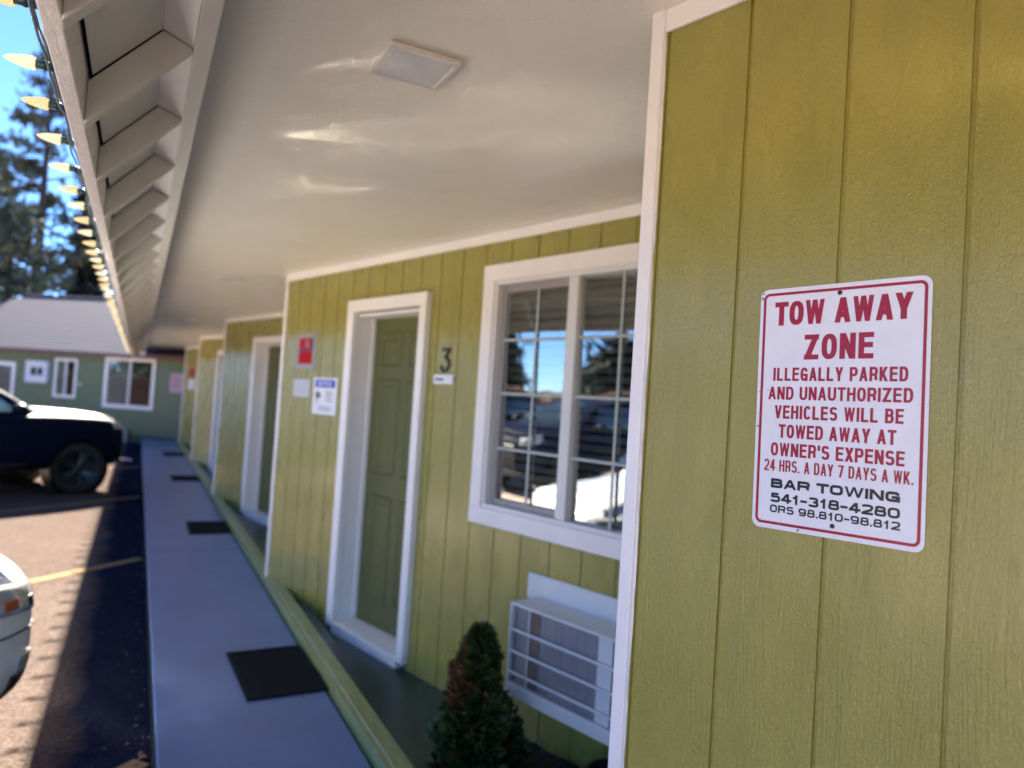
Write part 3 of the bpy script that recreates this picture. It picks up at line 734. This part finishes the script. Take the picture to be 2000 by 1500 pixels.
while y < 20.6:
    white = (i % 5 in (0, 3)) or i in (6,)
    rx = rnd.uniform(-.10, .10); rz = rnd.uniform(-.10, .10) * (1 if i > 4 else .3)
    B = Matrix.Translation((-.252 + rnd.uniform(-.004, .004), y + rnd.uniform(-.012, .012), G + .690 + rnd.uniform(-.006, .006))) @ Matrix.Rotation(rz, 4, 'Z') @ Matrix.Rotation(rx, 4, 'X') @ Matrix.Rotation(-math.pi / 2, 4, 'Y')
    if white not in bme: o = bulb_mesh().build('bulb', MBULBW if white else MBULB, sl0, basis=B); bme[white] = o.data
    else: o = link('bulb', bme[white], sl0, basis=B)
    tochild(o)
    if sme is None: s_ = socket_mesh().build('socket', MGREENP, o); sme = s_.data
    else: link('socket', sme, o)
    y += .302; i += 1

# doormats ------------------------------------------------------------------
def mat_mesh():
    m_ = MB(); a, b = .345, .205
    m_.box(-b, b, -a, a, 0, .008)
    for q in ((-b, b, a - .022, a), (-b, b, -a, -a + .022), (-b, -b + .022, -a + .0222, a - .0222), (b - .022, b, -a + .0222, a - .0222)): m_.box(*q, .0082, .0125)
    for i in range(14):
        yy = -a + .05 + i * (2 * a - .1) / 13; m_.box(-b + .03, b - .03, yy - .008, yy + .008, .0082, .0105)
    return m_
mm = None
for i, (yy, lb) in enumerate(((4.06, 'nearest black rubber doormat on the grey walkway before door 3'), (8.35, 'second black rubber doormat along the walkway'), (12.72, 'third black doormat, small in the distance on the walkway'), (17.0, 'farthest black doormat at the end of the walkway'))):
    if mm is None: mm = mat_mesh().build('doormat', MRUBBER, bevel=.002); o = mm
    else: o = mm.copy(); C.objects.link(o)
    o.location = (.768, yy, WALKZ + .0005); o.rotation_euler = (0, 0, (.035, -.01, .02, 0)[i]); tag(o, lb, 'doormat', 'black doormats along the walkway')

# planting bed: soil, shrub, pot ------------------------------------------------
rnd = random.Random(21)
m_ = MB(); P = []
for i in range(26):
    row = []
    for j in range(16):
        u, v = i / 25, j / 15; yy = 1.2 + 1.75 * u
        xa = 1.195; xb = XC + (Y0 + L - yy) * math.tan(PHI) - .012
        row.append((xa + (xb - xa) * v, yy, G - 1.582 + .045 * min(1, 6 * u, 6 * (1 - u)) * min(1, 6 * v, 6 * (1 - v)) + rnd.uniform(-.008, .012)))
    P.append(row)
m_.grid([list(r) for r in P], 0, True); m_.f = [q[::-1] for q in m_.f]
tag(m_.build('planting_soil', MSOIL), 'dark bark soil bed between the curb and the wall under the window', 'soil', kind='stuff')

sh = tag(empty('evergreen_shrub', (1.375, 2.80, G - 1.575)), 'small conical evergreen shrub with browned side in the bed below window 3', 'shrub')
def sprays(prof, n, seed, brown=False):
    R = random.Random(seed); out = MB()
    for _ in range(n):
        u = R.random() ** .8; h = .58 * u; rad = np.interp(u, [0, .12, .3, .5, .7, .88, 1], prof)
        th = R.uniform(0, 2 * math.pi); lump = 1 + .30 * math.sin(3 * th + 9 * u) + .20 * math.sin(7 * th - 17 * u + 1)
        r = rad * lump * (.45 + .55 * R.random() ** .5)
        c = Vector((r * math.cos(th), r * math.sin(th), h + .02))
        isb = (u > .46 and u < .88 and math.cos(th - 3.0) > .6 + .3 * math.sin(5 * u + th)) or R.random() < .04
        mi = 2 if (isb and R.random() < .8) else (1 if R.random() < .55 else 0)
        d0 = Vector((math.cos(th), math.sin(th), R.uniform(.4, 1.5))).normalized()
        for q in range(4):
            d = (d0 + Vector((R.uniform(-.6, .6), R.uniform(-.6, .6), R.uniform(-.5, .6)))).normalized(); ln = R.uniform(.022, .052)
            s_ = d.orthogonal().normalized(); s_ = (Matrix.Rotation(R.uniform(0, 6.28), 3, d) @ s_) * ln * .17
            out.face([c - s_, c + s_, c + d * ln * .6 + s_ * .9, c + d * ln, c + d * ln * .6 - s_ * .9], mi)
    return out
sprays([.10, .150, .135, .098, .074, .046, .010], 3600, 4).build('foliage', [MSHRUB, MSHRUB2, MSHRUBB], sh)
m_ = MB(); m_.tube([(0, 0, -.04), (0, 0, .2), (.01, 0, .5)], [.018, .014, .005], 8); m_.build('trunk', MBARK, sh)
for i, (dx, dy, hh_) in enumerate(((.125, -.08, .24), (-.05, -.06, .22))):
    o = sprays([.05, .075, .065, .05, .035, .02, .006], 900, 30 + i); o.v = [(x + dx, y_ + dy, z * hh_ / .6) for x, y_, z in o.v]; o.build('side_shoot', [MSHRUB, MSHRUB2, MSHRUBB], sh)
pot = tag(empty('plant_pot', (1.80, 2.36, G - 1.58)), 'black plastic plant pot in the soil at the right edge below the air conditioner', 'pot')
m_ = MB(); m_.lathe([(.0, .0), (.09, .0), (.115, .115), (.124, .117), (.124, .137), (.112, .137), (.108, .11), (0, .105)], 28); m_.build('pot_body', MPLAST, pot)
m_ = MB(); m_.lathe([(.0, .118), (.06, .116), (.107, .108)], 20); m_.build('pot_soil', MSOIL, pot)
# a second shrub, dark, in the bed of the next room
s2 = tag(empty('small_dark_shrub', (1.52, 7.35, G - 1.56)), 'small dark shrub half hidden behind the second white corner board', 'shrub')
o = sprays([.08, .11, .10, .08, .06, .03, .01], 1300, 9); o.m = [1 if q == 2 else q for q in o.m]; o.v = [(x, y_, z * .75) for x, y_, z in o.v]; o.build('foliage', [MSHRUB, MSHRUB2], s2)

# leaf litter at the walkway foot ------------------------------------------------
m_ = MB(); rnd = random.Random(3)
def leaf(x, y_, s_):
    a = rnd.uniform(0, 6.28); t = rnd.uniform(-.3, .3)
    P = [(-1, 0), (-.4, .42), (.3, .38), (1, 0), (.3, -.38), (-.4, -.42)]
    m_.face([(x + s_ * (p * math.cos(a) - q * math.sin(a)), y_ + s_ * (p * math.sin(a) + q * math.cos(a)), .006 + s_ * abs(q) * .8 + s_ * t * p * .3 + .3 * s_) for p, q in P])
for _ in range(170): leaf(.165 - abs(rnd.gauss(0, .05)), rnd.uniform(1.5, 20), rnd.uniform(.006, .014))
for _ in range(140): leaf(rnd.uniform(-.2, .165), rnd.uniform(1.5, 14), rnd.uniform(.003, .009))
for _ in range(14): leaf(.10 + rnd.gauss(0, .035), 3.45 + rnd.gauss(0, .08), rnd.uniform(.015, .03))
tag(m_.build('leaf_litter', MLEAF), 'dry leaves and grit scattered on the asphalt along the walkway', 'leaves', kind='stuff')

# ------------------------------------------------------------------ wing building across the end of the lot
PSI = math.radians(38)
wb = empty('wing_building', basis=Matrix(((-math.cos(PSI), -math.sin(PSI), 0, .4), (math.sin(PSI), -math.cos(PSI), 0, 21.5), (0, 0, 1, G), (0, 0, 0, 1))))
tag(wb, 'low green motel wing with lavender grey shingled roof across the lot end', 'building')
# local x runs left and away, y comes out of the wall, z is up from camera height
m_ = MB()
m_.box(-3.5, 14, -8.0, 0, -1.70, .80)
x = -1.0
wl = m_.build('wall', MWING, wb)
m_ = MB(); m_.box(-1.1, 14, .002, .03, -1.70, -1.46); m_.build('skirting', MSKIRT, wb)
# hip-ended roof
ev, rz_ = .66, 2.62
m_ = MB()
A = [(-4.2, .42, ev), (7.6, .42, ev), (14.5, .42, ev - .1)]
m_.face([(-4.2, .42, ev), (-4.2, -4.0, rz_), (8.3, -4.0, rz_), (9.6, .42, ev)])
m_.face([(-4.2, -8.4, ev), (9.6, -8.4, ev), (8.3, -4.0, rz_), (-4.2, -4.0, rz_)])
m_.face([(9.6, .42, ev), (8.3, -4.0, rz_), (9.6, -8.4, ev)])
m_.face([(-4.2, .42, ev), (9.6, .42, ev), (9.6, .42, ev - .03), (-4.2, .42, ev - .03)])
rf = m_.build('roof', MSHING, wb)
m_ = MB()
for i in range(22):     # shingle courses stand a little proud of each other
    u0 = i / 22; u1 = (i + 1) / 22
    y0_, z0_ = .42 - 4.42 * u0, ev + (rz_ - ev) * u0; y1_, z1_ = .42 - 4.42 * u1, ev + (rz_ - ev) * u1
    m_.face([(-4.2, y0_, z0_ + .022), (-4.2, y1_, z1_ + .006), (9.6 - 1.3 * u1, y1_, z1_ + .006), (9.6 - 1.3 * u0, y0_, z0_ + .022)])
    m_.face([(-4.2, y0_, z0_ + .022), (9.6 - 1.3 * u0, y0_, z0_ + .022), (9.6 - 1.3 * u0, y0_ + .001, z0_ + .002), (-4.2, y0_ + .001, z0_ + .002)])
m_.build('shingle_courses', MSHING, rf)
m_ = MB(); m_.box(-4.2, 9.6, .421, .45, ev - .09, ev + .025); m_.build('eave_trim', MBROWN, rf)
m_ = MB(); m_.box(-4.2, 9.6, .0, .42, ev - .06, ev - .045); m_.build('soffit', MEAVE, rf)
m_ = MB(); m_.tube([(-4.2, -4.0, rz_ + .01), (8.3, -4.0, rz_ + .01)], .07, 8); m_.build('ridge_cap', MSHING, rf)
def wing_window(x0, x1, z0, z1, tw, dark_left, mull=True):
    t = MB()
    t.box(x0, x0 + tw, z0 + tw, z1 - tw, .0, .03) if False else None
    def fr(a, b, c, e, y): t.box(a, b, .003, y, c, e)
    fr(x0, x0 + tw, z0 + tw, z1 - tw, .03); fr(x1 - tw, x1, z0 + tw, z1 - tw, .03); fr(x0, x1, z1 - tw + .0004, z1, .032); fr(x0, x1, z0, z0 + tw - .0004, .032)
    W = t.build('window', MTRIM, wb)
    xm = (x0 + x1) / 2
    f = MB()
    if mull: f.box(xm - .03, xm + .03, .004, .022, z0 + tw, z1 - tw); f.build('mullion', MVINYL, W)
    lo, hi = (x0 + tw, xm), (xm, x1 - tw)
    for (a, b), dk in ((lo, dark_left), (hi, not dark_left)):
        g = MB(); g.face([(a, .009, z0 + tw), (a, .009, z1 - tw), (b, .009, z1 - tw), (b, .009, z0 + tw)]); g.build('pane', MGLASSD, W)
        g = MB(); g.face([(a, .004, z0 + tw), (a, .004, z1 - tw), (b, .004, z1 - tw), (b, .004, z0 + tw)]); g.build('curtain', MDARK if dk else MCURT, W)
    return W
MCURT = mat('grey curtain', (.22, .25, .22), .8, var=.15, vscale=3)
wing_window(.02, 1.56, -.78, .60, .10, True)
wing_window(2.42, 3.13, -.60, .47, .07, True)
wing_window(4.40, 5.75, -.72, .28, .10, False)
m_ = MB(); m_.box(1.02 + 1.26, 1.09 + 1.26, .003, .03, -.24, -.17); m_.build('wall_light', MVINYL, wb)
m_ = MB(); m_.tube([(.72, .08, -1.68), (.72, .08, -1.32)], .06, 8); m_.build('drain_pipe', MPIPE, wb)
wac = tag(empty('wall_air_conditioner', basis=wb.matrix_basis @ Matrix.Translation((3.60, 0, .06))), 'small white air conditioner in the far green wall beyond the dark car', 'air conditioner')
m_ = MB(); m_.box(-.34, .34, .003, .16, -.30, .30); m_.build('casing', MAC, wac, bevel=.01)
m_ = MB(); m_.box(-.22, -.06, .161, .164, -.10, .12); m_.box(-.02, .16, .161, .164, -.10, .12); m_.build('grille', MPLAST, wac)
pn = tag(empty('pink_notice', basis=wb.matrix_basis @ Matrix.Translation((-.62, .003, .0))), 'pale pink notice sheet on the far green wall at the porch end', 'sign')
m_ = MB(); m_.box(-.19, .19, 0, .006, -.26, .25); m_.build('notice_sheet', MPINK, pn)
m_ = MB(); [m_.box(-.12, .12, .0062, .0072, z, z + .02) for z in (-.12, -.02, .08)]; m_.build('notice_lines', MREDL, pn)

# ------------------------------------------------------------------ cars
def car(name, label, cat, loc, heading, paint, S, glass=MGLASSC, side_glass=None):
    """local x forward with the nose at 0, y left, z up from the ground"""
    root = tag(empty(name, loc, heading), label, cat)
    Lc, Wd = S['L'], S['W'] / 2
    st = S['body']      # x, half width factor, z low, z shoulder, z top(centre)
    P = []
    for (x, wf, zl, zs, zt) in st:
        hwid = Wd * wf; zm = zl + (zs - zl) * .45
        half = [(0, zl), (hwid * .80, zl), (hwid * .97, zl + .09), (hwid, zm), (hwid * .985, zs - .10), (hwid * .93, zs), (hwid * .62, zt - .012), (0, zt)]
        ringp = [(x, -y_, z) for y_, z in half] + [(x, y_, z) for y_, z in half[-2:0:-1]]
        P.append(ringp)
    m_ = MB(); n = len(P[0])
    m_.grid([[P[i][j] for i in range(len(P))] for j in range(n)], 0, True, True)
    m_.face(P[0], 0, True); m_.face(P[-1][::-1], 0, True)
    tmp = m_.build('body', paint)
    bm = bmesh.new(); bm.from_mesh(tmp.data); bmesh.ops.remove_doubles(bm, verts=bm.verts, dist=1e-4); bmesh.ops.recalc_face_normals(bm, faces=bm.faces); bm.to_mesh(tmp.data); bm.free()
    ss = tmp.modifiers.new('s', 'SUBSURF'); ss.levels = ss.render_levels = 3
    cut = MB(); R = S['wr'] + .055
    for wx in S['wheels']:
        for sgn in (-1, 1):
            y0_, y1_ = (Wd - .28, Wd + .2) if sgn > 0 else (-Wd - .2, -Wd + .28)
            cut.prism([(wx + R * math.cos(a), S['wr'] - .01 + R * math.sin(a)) for a in [i * 2 * math.pi / 32 for i in range(32)]], y0_, y1_, 'y')
    ct = cut.build('cut', MPLAST)
    bm = bmesh.new(); bm.from_mesh(ct.data); bmesh.ops.recalc_face_normals(bm, faces=bm.faces); bm.to_mesh(ct.data); bm.free()
    bo = tmp.modifiers.new('b', 'BOOLEAN'); bo.operation = 'DIFFERENCE'; bo.object = ct; bo.solver = 'EXACT'
    bpy.context.view_layer.update(); dg = bpy.context.evaluated_depsgraph_get()
    me = bpy.data.meshes.new_from_object(tmp.evaluated_get(dg)); bpy.data.objects.remove(tmp); bpy.data.objects.remove(ct)
    me.materials.clear(); me.materials.append(paint)
    for p in me.polygons: p.material_index = 0; p.use_smooth = True
    body = link('body', me, root)
    bvh = BVHTree.FromPolygons([v.co for v in me.vertices], [tuple(p.vertices) for p in me.polygons])
    # cabin
    cs = S['cabin']; P = []
    for (x, zt, wt, zb, wbm) in cs:
        zb_, wb_ = zb, Wd * wbm; wt_ = Wd * wt; zm = (zb_ + zt) / 2; wm = wb_ * .55 + wt_ * .45
        half = [(0, zb_), (wb_, zb_), (wm, zm), (wt_, zt - .045), (wt_ * .82, zt - .008), (0, zt)]
        P.append([(x, -y_, z) for y_, z in half] + [(x, y_, z) for y_, z in half[-2:0:-1]])
    m_ = MB(); n = len(P[0]); m_.grid([[P[i][j] for i in range(len(P))] for j in range(n)], 0, True, True); m_.face(P[0], 0, True); m_.face(P[-1][::-1], 0, True)
    tmp = m_.build('cab', paint)
    bm = bmesh.new(); bm.from_mesh(tmp.data); bmesh.ops.remove_doubles(bm, verts=bm.verts, dist=1e-4); bmesh.ops.recalc_face_normals(bm, faces=bm.faces); bm.to_mesh(tmp.data); bm.free()
    ss = tmp.modifiers.new('s', 'SUBSURF'); ss.levels = ss.render_levels = 2
    bpy.context.view_layer.update(); dg = bpy.context.evaluated_depsgraph_get()
    me = bpy.data.meshes.new_from_object(tmp.evaluated_get(dg)); bpy.data.objects.remove(tmp)
    for p in me.polygons: p.use_smooth = True
    cab = link('cabin', me, root)
    cb = BVHTree.FromPolygons([v.co for v in me.vertices], [tuple(p.vertices) for p in me.polygons])
    def patch(nm, mt, par, tree, rays, off):
        """rays: grid of (origin, direction); the patch lies off the hit surface"""
        G_ = []
        for row in rays:
            r_ = []
            for o, d in row:
                h = tree.ray_cast(Vector(o), Vector(d))
                if h[0] is None: return None
                r_.append(h[0] + Vector(d).normalized() * off)
            G_.append(r_)
        q = MB(); q.grid(G_, 0, True)
        b_ = q.build(nm, mt, par); sol = b_.modifiers.new('s', 'SOLIDIFY'); sol.thickness = .008; sol.offset = 0
        return b_
    def lerp(a, b, t): return a + (b - a) * t
    # side windows: list of (x0b, x1b, z bottom, x0t, x1t, z top)
    for sgn in (-1, 1):
        for (xb0, xb1, zb, xt0, xt1, zt) in S['side']:
            rays = [[((lerp(lerp(xb0, xb1, u / 8), lerp(xt0, xt1, u / 8), v / 5), 0, lerp(zb, zt, v / 5)), (0, sgn, 0)) for v in range(6)] for u in range(9)]
            patch('side_window', side_glass or glass, cab, cb, rays, .006)
    (xb, zb, xt, zt, ywb, ywt) = S['screen']
    if S.get('flat_screen'):
        # steep pane, its ripple added to throw sun streaks onto the porch ceiling
        q = MB(); G_ = []; nu, nv = 90, 50
        for u in range(nu + 1):
            row = []
            for v in range(nv + 1):
                tv = v / nv; yy = lerp(-1, 1, u / nu) * lerp(ywb, ywt, tv) * .84 * Wd
                rip = .0036 * math.sin(15 * yy + 5 * tv + 1) + .0031 * math.sin(9 * tv - 9 * yy + .5) + .0006 * math.sin(31 * yy - 12 * tv)
                row.append((lerp(xb, xt, tv) - .15 * yy * yy + .08 + rip, yy, lerp(zb, zt, tv) + .02 + rip * .8))
            G_.append(row)
        q.grid(G_, 0, True); q.build('windshield', glass, cab)
    else: patch('windshield', glass, cab, cb, [[((-2.4, lerp(-1, 1, u / 10) * lerp(ywb, ywt, v / 6) * .4, lerp(zb, zt, v / 6)), (1.0, lerp(-1, 1, u / 10) * lerp(ywb, ywt, v / 6) * .33, 0)) for v in range(7)] for u in range(11)], .006)
    # front: everything placed by azimuth about a point behind the nose
    ox = -.95
    def front(nm, mt, a0, a1, z0, z1, off=.006, nu=14, nv=5, par=body, k0=0, k1=0):
        for sgn in (-1, 1):
            rays = []
            for u in range(nu + 1):
                a = math.radians(lerp(a0, a1, u / nu)); zz0, zz1 = lerp(z0, z0 + k0, u / nu), lerp(z1, z1 + k1, u / nu)
                rays.append([((ox, 0, lerp(zz0, zz1, v / nv)), (math.cos(a), sgn * math.sin(a), 0)) for v in range(nv + 1)])
            q = patch(nm, mt, par, bvh, rays, off)
        return q
    for it in S['front']: front(*it[:6], **(it[6] if len(it) > 6 else {}))
    h0, h1, hwid = S['hood']
    rays = [[((lerp(h0, h1, u / 14), lerp(-1, 1, v / 12) * Wd * lerp(hwid * .93, hwid, u / 14), .5), (0, 0, 1)) for v in range(13)] for u in range(15)]
    patch('hood', paint, root, bvh, rays, .008)
    # wheels
    for wx in S['wheels']:
        for sgn in (-1, 1):
            st_ = math.radians(S.get('steer', 0)) if wx == S['wheels'][0] else 0.0
            F = Matrix.Translation((wx, sgn * (Wd - .115), S['wr'])) @ Matrix.Rotation(st_, 4, 'Z') @ Matrix.Rotation(-sgn * math.pi / 2, 4, 'X')
            wm_ = MB(); r = S['wr']; wd = .11
            wm_.lathe([(r * .66, -wd), (r * .92, -wd), (r * .985, -wd * .75), (r, -wd * .4), (r, wd * .4), (r * .985, wd * .75), (r * .92, wd), (r * .66, wd), (r * .64, wd * .6)], 36)
            W = wm_.build('wheel', MTYRE, root, basis=F)
            rm = MB(); rm.lathe([(r * .665, wd * .98), (r * .62, wd * .92), (r * .60, wd * .55), (0, wd * .45)], 30)
            for s_ in range(5):
                a = 2 * math.pi * s_ / 5
                for da in (-.16, .16):
                    p0 = Vector((r * .12 * math.cos(a), r * .12 * math.sin(a), wd * .80)); p1 = Vector((r * .63 * math.cos(a + da), r * .63 * math.sin(a + da), wd * .92))
                    rm.tube([p0, (p0 + p1) / 2, p1], [.030, .022, .022], 6)
            rm.lathe([(0, wd * .9), (r * .14, wd * .88), (r * .17, wd * .6)], 16)
            rm.build('rim', MRIM, W)
            ln = MB(); F2 = Matrix.Translation((wx, sgn * (Wd - .20), S['wr'] - .01)) @ Matrix.Rotation(-sgn * math.pi / 2, 4, 'X')
            ln.lathe([(0, -.07), (R, -.07), (R - .004, .17)], 30, 0, F2); ln.build('wheel_arch_liner', MPLAST, root)
    # mirrors
    mx, mz = S['mirror']
    for sgn in (-1, 1):
        q = MB(); F = Matrix.Translation((mx, sgn * (Wd + .08), mz)) @ Matrix.Diagonal((.09, .11, .075, 1))
        q.lathe([(.0, -1)] + [(math.cos(a), math.sin(a)) for a in [(-70 + 20 * i) * math.pi / 180 for i in range(8)]] + [(.0, 1)], 16, 0, F)
        q.tube([(mx + .02, sgn * (Wd - .12), mz - .06), (mx, sgn * (Wd + .06), mz - .02)], .025, 8); q.build('mirror', paint, root)
    if S.get('clad'):
        for (a, b) in S['clad']:
            for sgn in (-1, 1):
                rays = [[((lerp(a, b, u / 10), 0, lerp(.36, .47, v / 3)), (0, sgn, 0)) for v in range(4)] for u in range(11)]
                patch('sill_cladding', MPLAST, body, bvh, rays, .008)
    return root

SUV = dict(L=4.6, W=1.86, wr=.365, wheels=(-.80, -3.50), steer=-20,
    body=[(0, .64, .45, .90, .96), (-.05, .80, .38, .98, 1.04), (-.26, .93, .33, 1.07, 1.14), (-.75, .985, .32, 1.10, 1.17), (-1.30, 1, .33, 1.12, 1.20), (-2.4, 1, .33, 1.09, 1.16), (-3.6, 1, .33, 1.11, 1.17), (-4.25, .96, .36, 1.10, 1.16), (-4.52, .88, .36, 1.02, 1.10), (-4.60, .78, .45, .92, 1.0)],
    cabin=[(-1.10, 1.08, .70, 1.0, .90), (-1.30, 1.18, .73, 1.0, .91), (-1.75, 1.46, .74, 1.0, .92), (-2.15, 1.63, .73, 1.0, .92), (-2.9, 1.68, .74, 1.0, .92), (-3.8, 1.66, .72, 1.0, .92), (-4.25, 1.52, .70, 1.0, .90), (-4.42, 1.12, .72, 1.0, .88)],
    side=[(-1.62, -2.55, 1.15, -2.12, -2.55, 1.53), (-2.63, -3.50, 1.15, -2.63, -3.45, 1.55), (-3.58, -4.12, 1.18, -3.55, -3.95, 1.50)],
    screen=(-1.35, 1.20, -2.1, 1.58, .80, .66),
    front=[('headlight', MLAMP, 33, 52, .90, 1.02, dict(k0=.03, k1=.02)), ('grille', MPLAST, 0, 28, .52, .90), ('bumper_cladding', MPLAST, 0, 52, .34, .48)],
    hood=(-.16, -1.24, .80), mirror=(-1.72, 1.20), clad=[(-1.5, -3.1)])
SEDAN = dict(flat_screen=True, L=4.5, W=1.78, wr=.32, wheels=(-.90, -3.50),
    body=[(0, .60, .36, .70, .79), (-.05, .72, .24, .76, .85), (-.22, .87, .20, .81, .89), (-.6, .965, .19, .86, .92), (-1.15, 1, .20, .95, 1.02), (-2.2, 1, .21, .95, 1.03), (-3.4, 1, .21, .97, 1.04), (-4.1, .96, .24, .98, 1.05), (-4.40, .88, .30, .92, 1.0), (-4.50, .78, .40, .82, .9)],
    cabin=[(-.95, .93, .70, .86, .88), (-1.12, 1.03, .72, .86, .90), (-1.42, 1.34, .72, .86, .91), (-1.72, 1.50, .70, .86, .91), (-2.6, 1.54, .70, .86, .91), (-3.4, 1.48, .68, .86, .90), (-3.95, 1.17, .68, .86, .88), (-4.15, .98, .68, .86, .86)],
    side=[(-1.5, -2.35, 1.02, -1.82, -2.35, 1.36), (-2.42, -3.2, 1.02, -2.42, -3.15, 1.34)],
    screen=(-1.10, 1.05, -1.60, 1.50, .92, .82),
    front=[('headlight', MLAMP, 30, 62, .63, .75, dict(k0=.05, k1=.06)), ('headlight_housing', MPLAST, 35, 37.5, .66, .70, dict(off=.009)), ('turn_signal', MAMBER, 42, 46, .67, .715, dict(off=.011)), ('bumper_seam', MPLAST, 26, 80, .560, .566, dict(off=.003, nu=24)), ('grille', MPLAST, 0, 24, .50, .64), ('lower_grille', MPLAST, 0, 26, .26, .40), ('fog_lamp', MLAMP, 35, 41, .38, .46), ('bumper_recess', MPLAST, 34, 42, .25, .375)],
    hood=(-.13, -1.10, .80), mirror=(-1.55, 1.03), clad=None)

def place(nose_right, heading, S):
    return None
H1 = math.radians(34)
car('parked_suv', 'dark blue sport utility car parked facing the walkway, front wheel in view', 'car', (-.50, 13.2, 0), H1, MNAVY, SUV, side_glass=MGLASSG)
H2 = math.radians(33)
car('white_car', 'white sedan at the left edge showing its front corner and amber lamp', 'car', (-.645, 4.40, 0), H2, MWHITE, SEDAN)
car('blue_car', 'blue car parked in the row across the lot, seen mirrored in window 3', 'car', (-5.2, 4.9, 0), math.radians(12), MBLUE, SEDAN)
dk = car('added_dark_car', 'added black car nearest the blue one, darkening the window reflection', 'car', (-4.9, 8.0, 0), math.radians(10), MNAVY, SUV)  # cars added out of view so the window mirrors dark bodies, not sunlit lot
dk2 = copy_tree(dk); dk2.location = (-5.2, 10.9, 0); tag(dk2, 'added black car farthest from the blue one, darkening the window reflection')

# ------------------------------------------------------------------ trees
def needles(R, c, n, spread, ln, out, mi):
    for _ in range(n):
        o = Vector((R.gauss(0, spread), R.gauss(0, spread), R.gauss(0, spread * .7))); d = Vector((R.gauss(0, 1), R.gauss(0, 1), R.gauss(.25, .8))).normalized() * ln * R.uniform(.7, 1.3)
        s_ = d.orthogonal().normalized() * ln * .16; s_ = Matrix.Rotation(R.uniform(0, 6.28), 3, d.normalized()) @ s_; p = c + o
        out.face([p - s_, p + s_, p + d * .6 + s_, p + d, p + d * .6 - s_], mi)
def pine(label, loc, H, crown0, rmax, limbs, tufts, per, seed, mats, lean=0.0, dense=1.0, group='tall pines behind the far wing', ln=.36):
    R = random.Random(seed); e = tag(empty('pine_tree', loc), label, 'tree', group)
    tr = MB(); r0 = H * .016 + .05
    tr.tube([(lean * u * H, .10 * math.sin(3 * u), u * H) for u in [i / 10 for i in range(11)]], [r0 * (1 - .93 * i / 10) for i in range(11)], 9)
    cr = MB()
    for b_ in range(limbs):
        u = crown0 + (1 - crown0) * ((b_ + R.random()) / limbs); th = R.uniform(0, 6.28)
        rel = (u - crown0) / (1 - crown0); ext = rmax * (1 - rel) ** .7 * (.55 + .45 * min(1, rel * 5)) * R.uniform(.45, 1.15) + .25
        a = Vector((lean * u * H, 0, u * H)); tip = a + Vector((math.cos(th) * ext, math.sin(th) * ext, ext * R.uniform(-.18, .28)))
        midp = (a + tip) / 2 + Vector((0, 0, ext * .06)); tr.tube([a, midp, tip], [r0 * .22 * (1 - rel * .7) + .01, r0 * .13 * (1 - rel * .7) + .008, .008], 5)
        for t_ in range(tufts):
            q = .35 + .65 * (t_ + R.random()) / tufts; c = a.lerp(midp, q * 2) if q < .5 else midp.lerp(tip, q * 2 - 1)
            c = c + Vector((R.gauss(0, .14), R.gauss(0, .14), R.gauss(.05, .10))) * max(1, ext * .6)
            needles(R, c, per, .20 * dense, ln, cr, R.choice([0, 0, 1]))
    tr.build('trunk', MBARK, e); cr.build('crown', mats, e); return e
pine('tall open ponderosa pine with bare lower trunk above the far roof', (-5.35, 47.0, 0), 20.5, .24, 3.3, 62, 6, 15, 1, [MNEED, MNEED2], lean=-.004)
pine('dense dark fir standing against the eave edge behind the far roof', (-3.2, 50.0, 0), 14.0, .10, 1.7, 120, 5, 14, 2, [MNEED3, MNEED3], dense=1.0)
pine('bushy olive pine low at the left picture edge', (-5.0, 35.5, 0), 8.4, .10, 2.1, 44, 5, 15, 3, [MNEED2, MNEED], dense=1.3)
pine('slim pine beyond the roof between the two tall trees', (-4.1, 62.0, 0), 15.0, .18, 2.0, 70, 6, 13, 4, [MNEED, MNEED2])
pine('broad pine far left behind the olive one', (-9.6, 60.0, 0), 16.5, .2, 3.6, 70, 7, 14, 5, [MNEED, MNEED2])
# trees across the lot: these stand in the window's reflection
R0 = random.Random(77)
descr = ('tall dark conifer', 'rounded conifer', 'low bushy conifer', 'narrow conifer', 'ragged pine', 'short dense pine', 'leaning pine', 'open pine', 'stout conifer', 'small pine')
for i in range(10):
    x, yy = -30 + R0.uniform(-4, 4), 8 + 5.2 * i
    Ht = (4.6, 4.2, 4.4, 8.6, 4.3, 3.9, 5.0, 4.2, 5.2, 4.4)[i]
    pine('%s number %s from the near end of the row across the lot' % (descr[i], ('one', 'two', 'three', 'four', 'five', 'six', 'seven', 'eight', 'nine', 'ten')[i]), (x, yy, 0), Ht, .08, 2.9 if i != 3 else 2.2, 46, 5, 9, 100 + i, [MNEED3, MNEED], dense=1.7, group='conifers across the lot', ln=.7)
fe = tag(empty('board_fence', (-13.5, 18, 0)), 'long dark brown board fence across the parking lot with pale posts', 'fence')
m_ = MB()
for j in range(8): m_.box(-.03 - .008 * (j % 2), .0, -17, 22, .05 + j * .215, .05 + j * .215 + .205)
m_.build('fence_boards', MFENCE, fe)
m_ = MB(); m_.box(-.07, .05, -17, 22, 1.771, 1.81); m_.build('fence_cap', MPOST, fe)
pp = None
for j in range(15):
    if pp is None: m_ = MB(); m_.box(.002, .10, -.05, .05, 0, 1.77); pp = m_.build('fence_post', MPOST, fe); q = pp
    else: q = link('fence_post', pp.data, fe)
    q.location.y = -16.5 + 2.6 * j
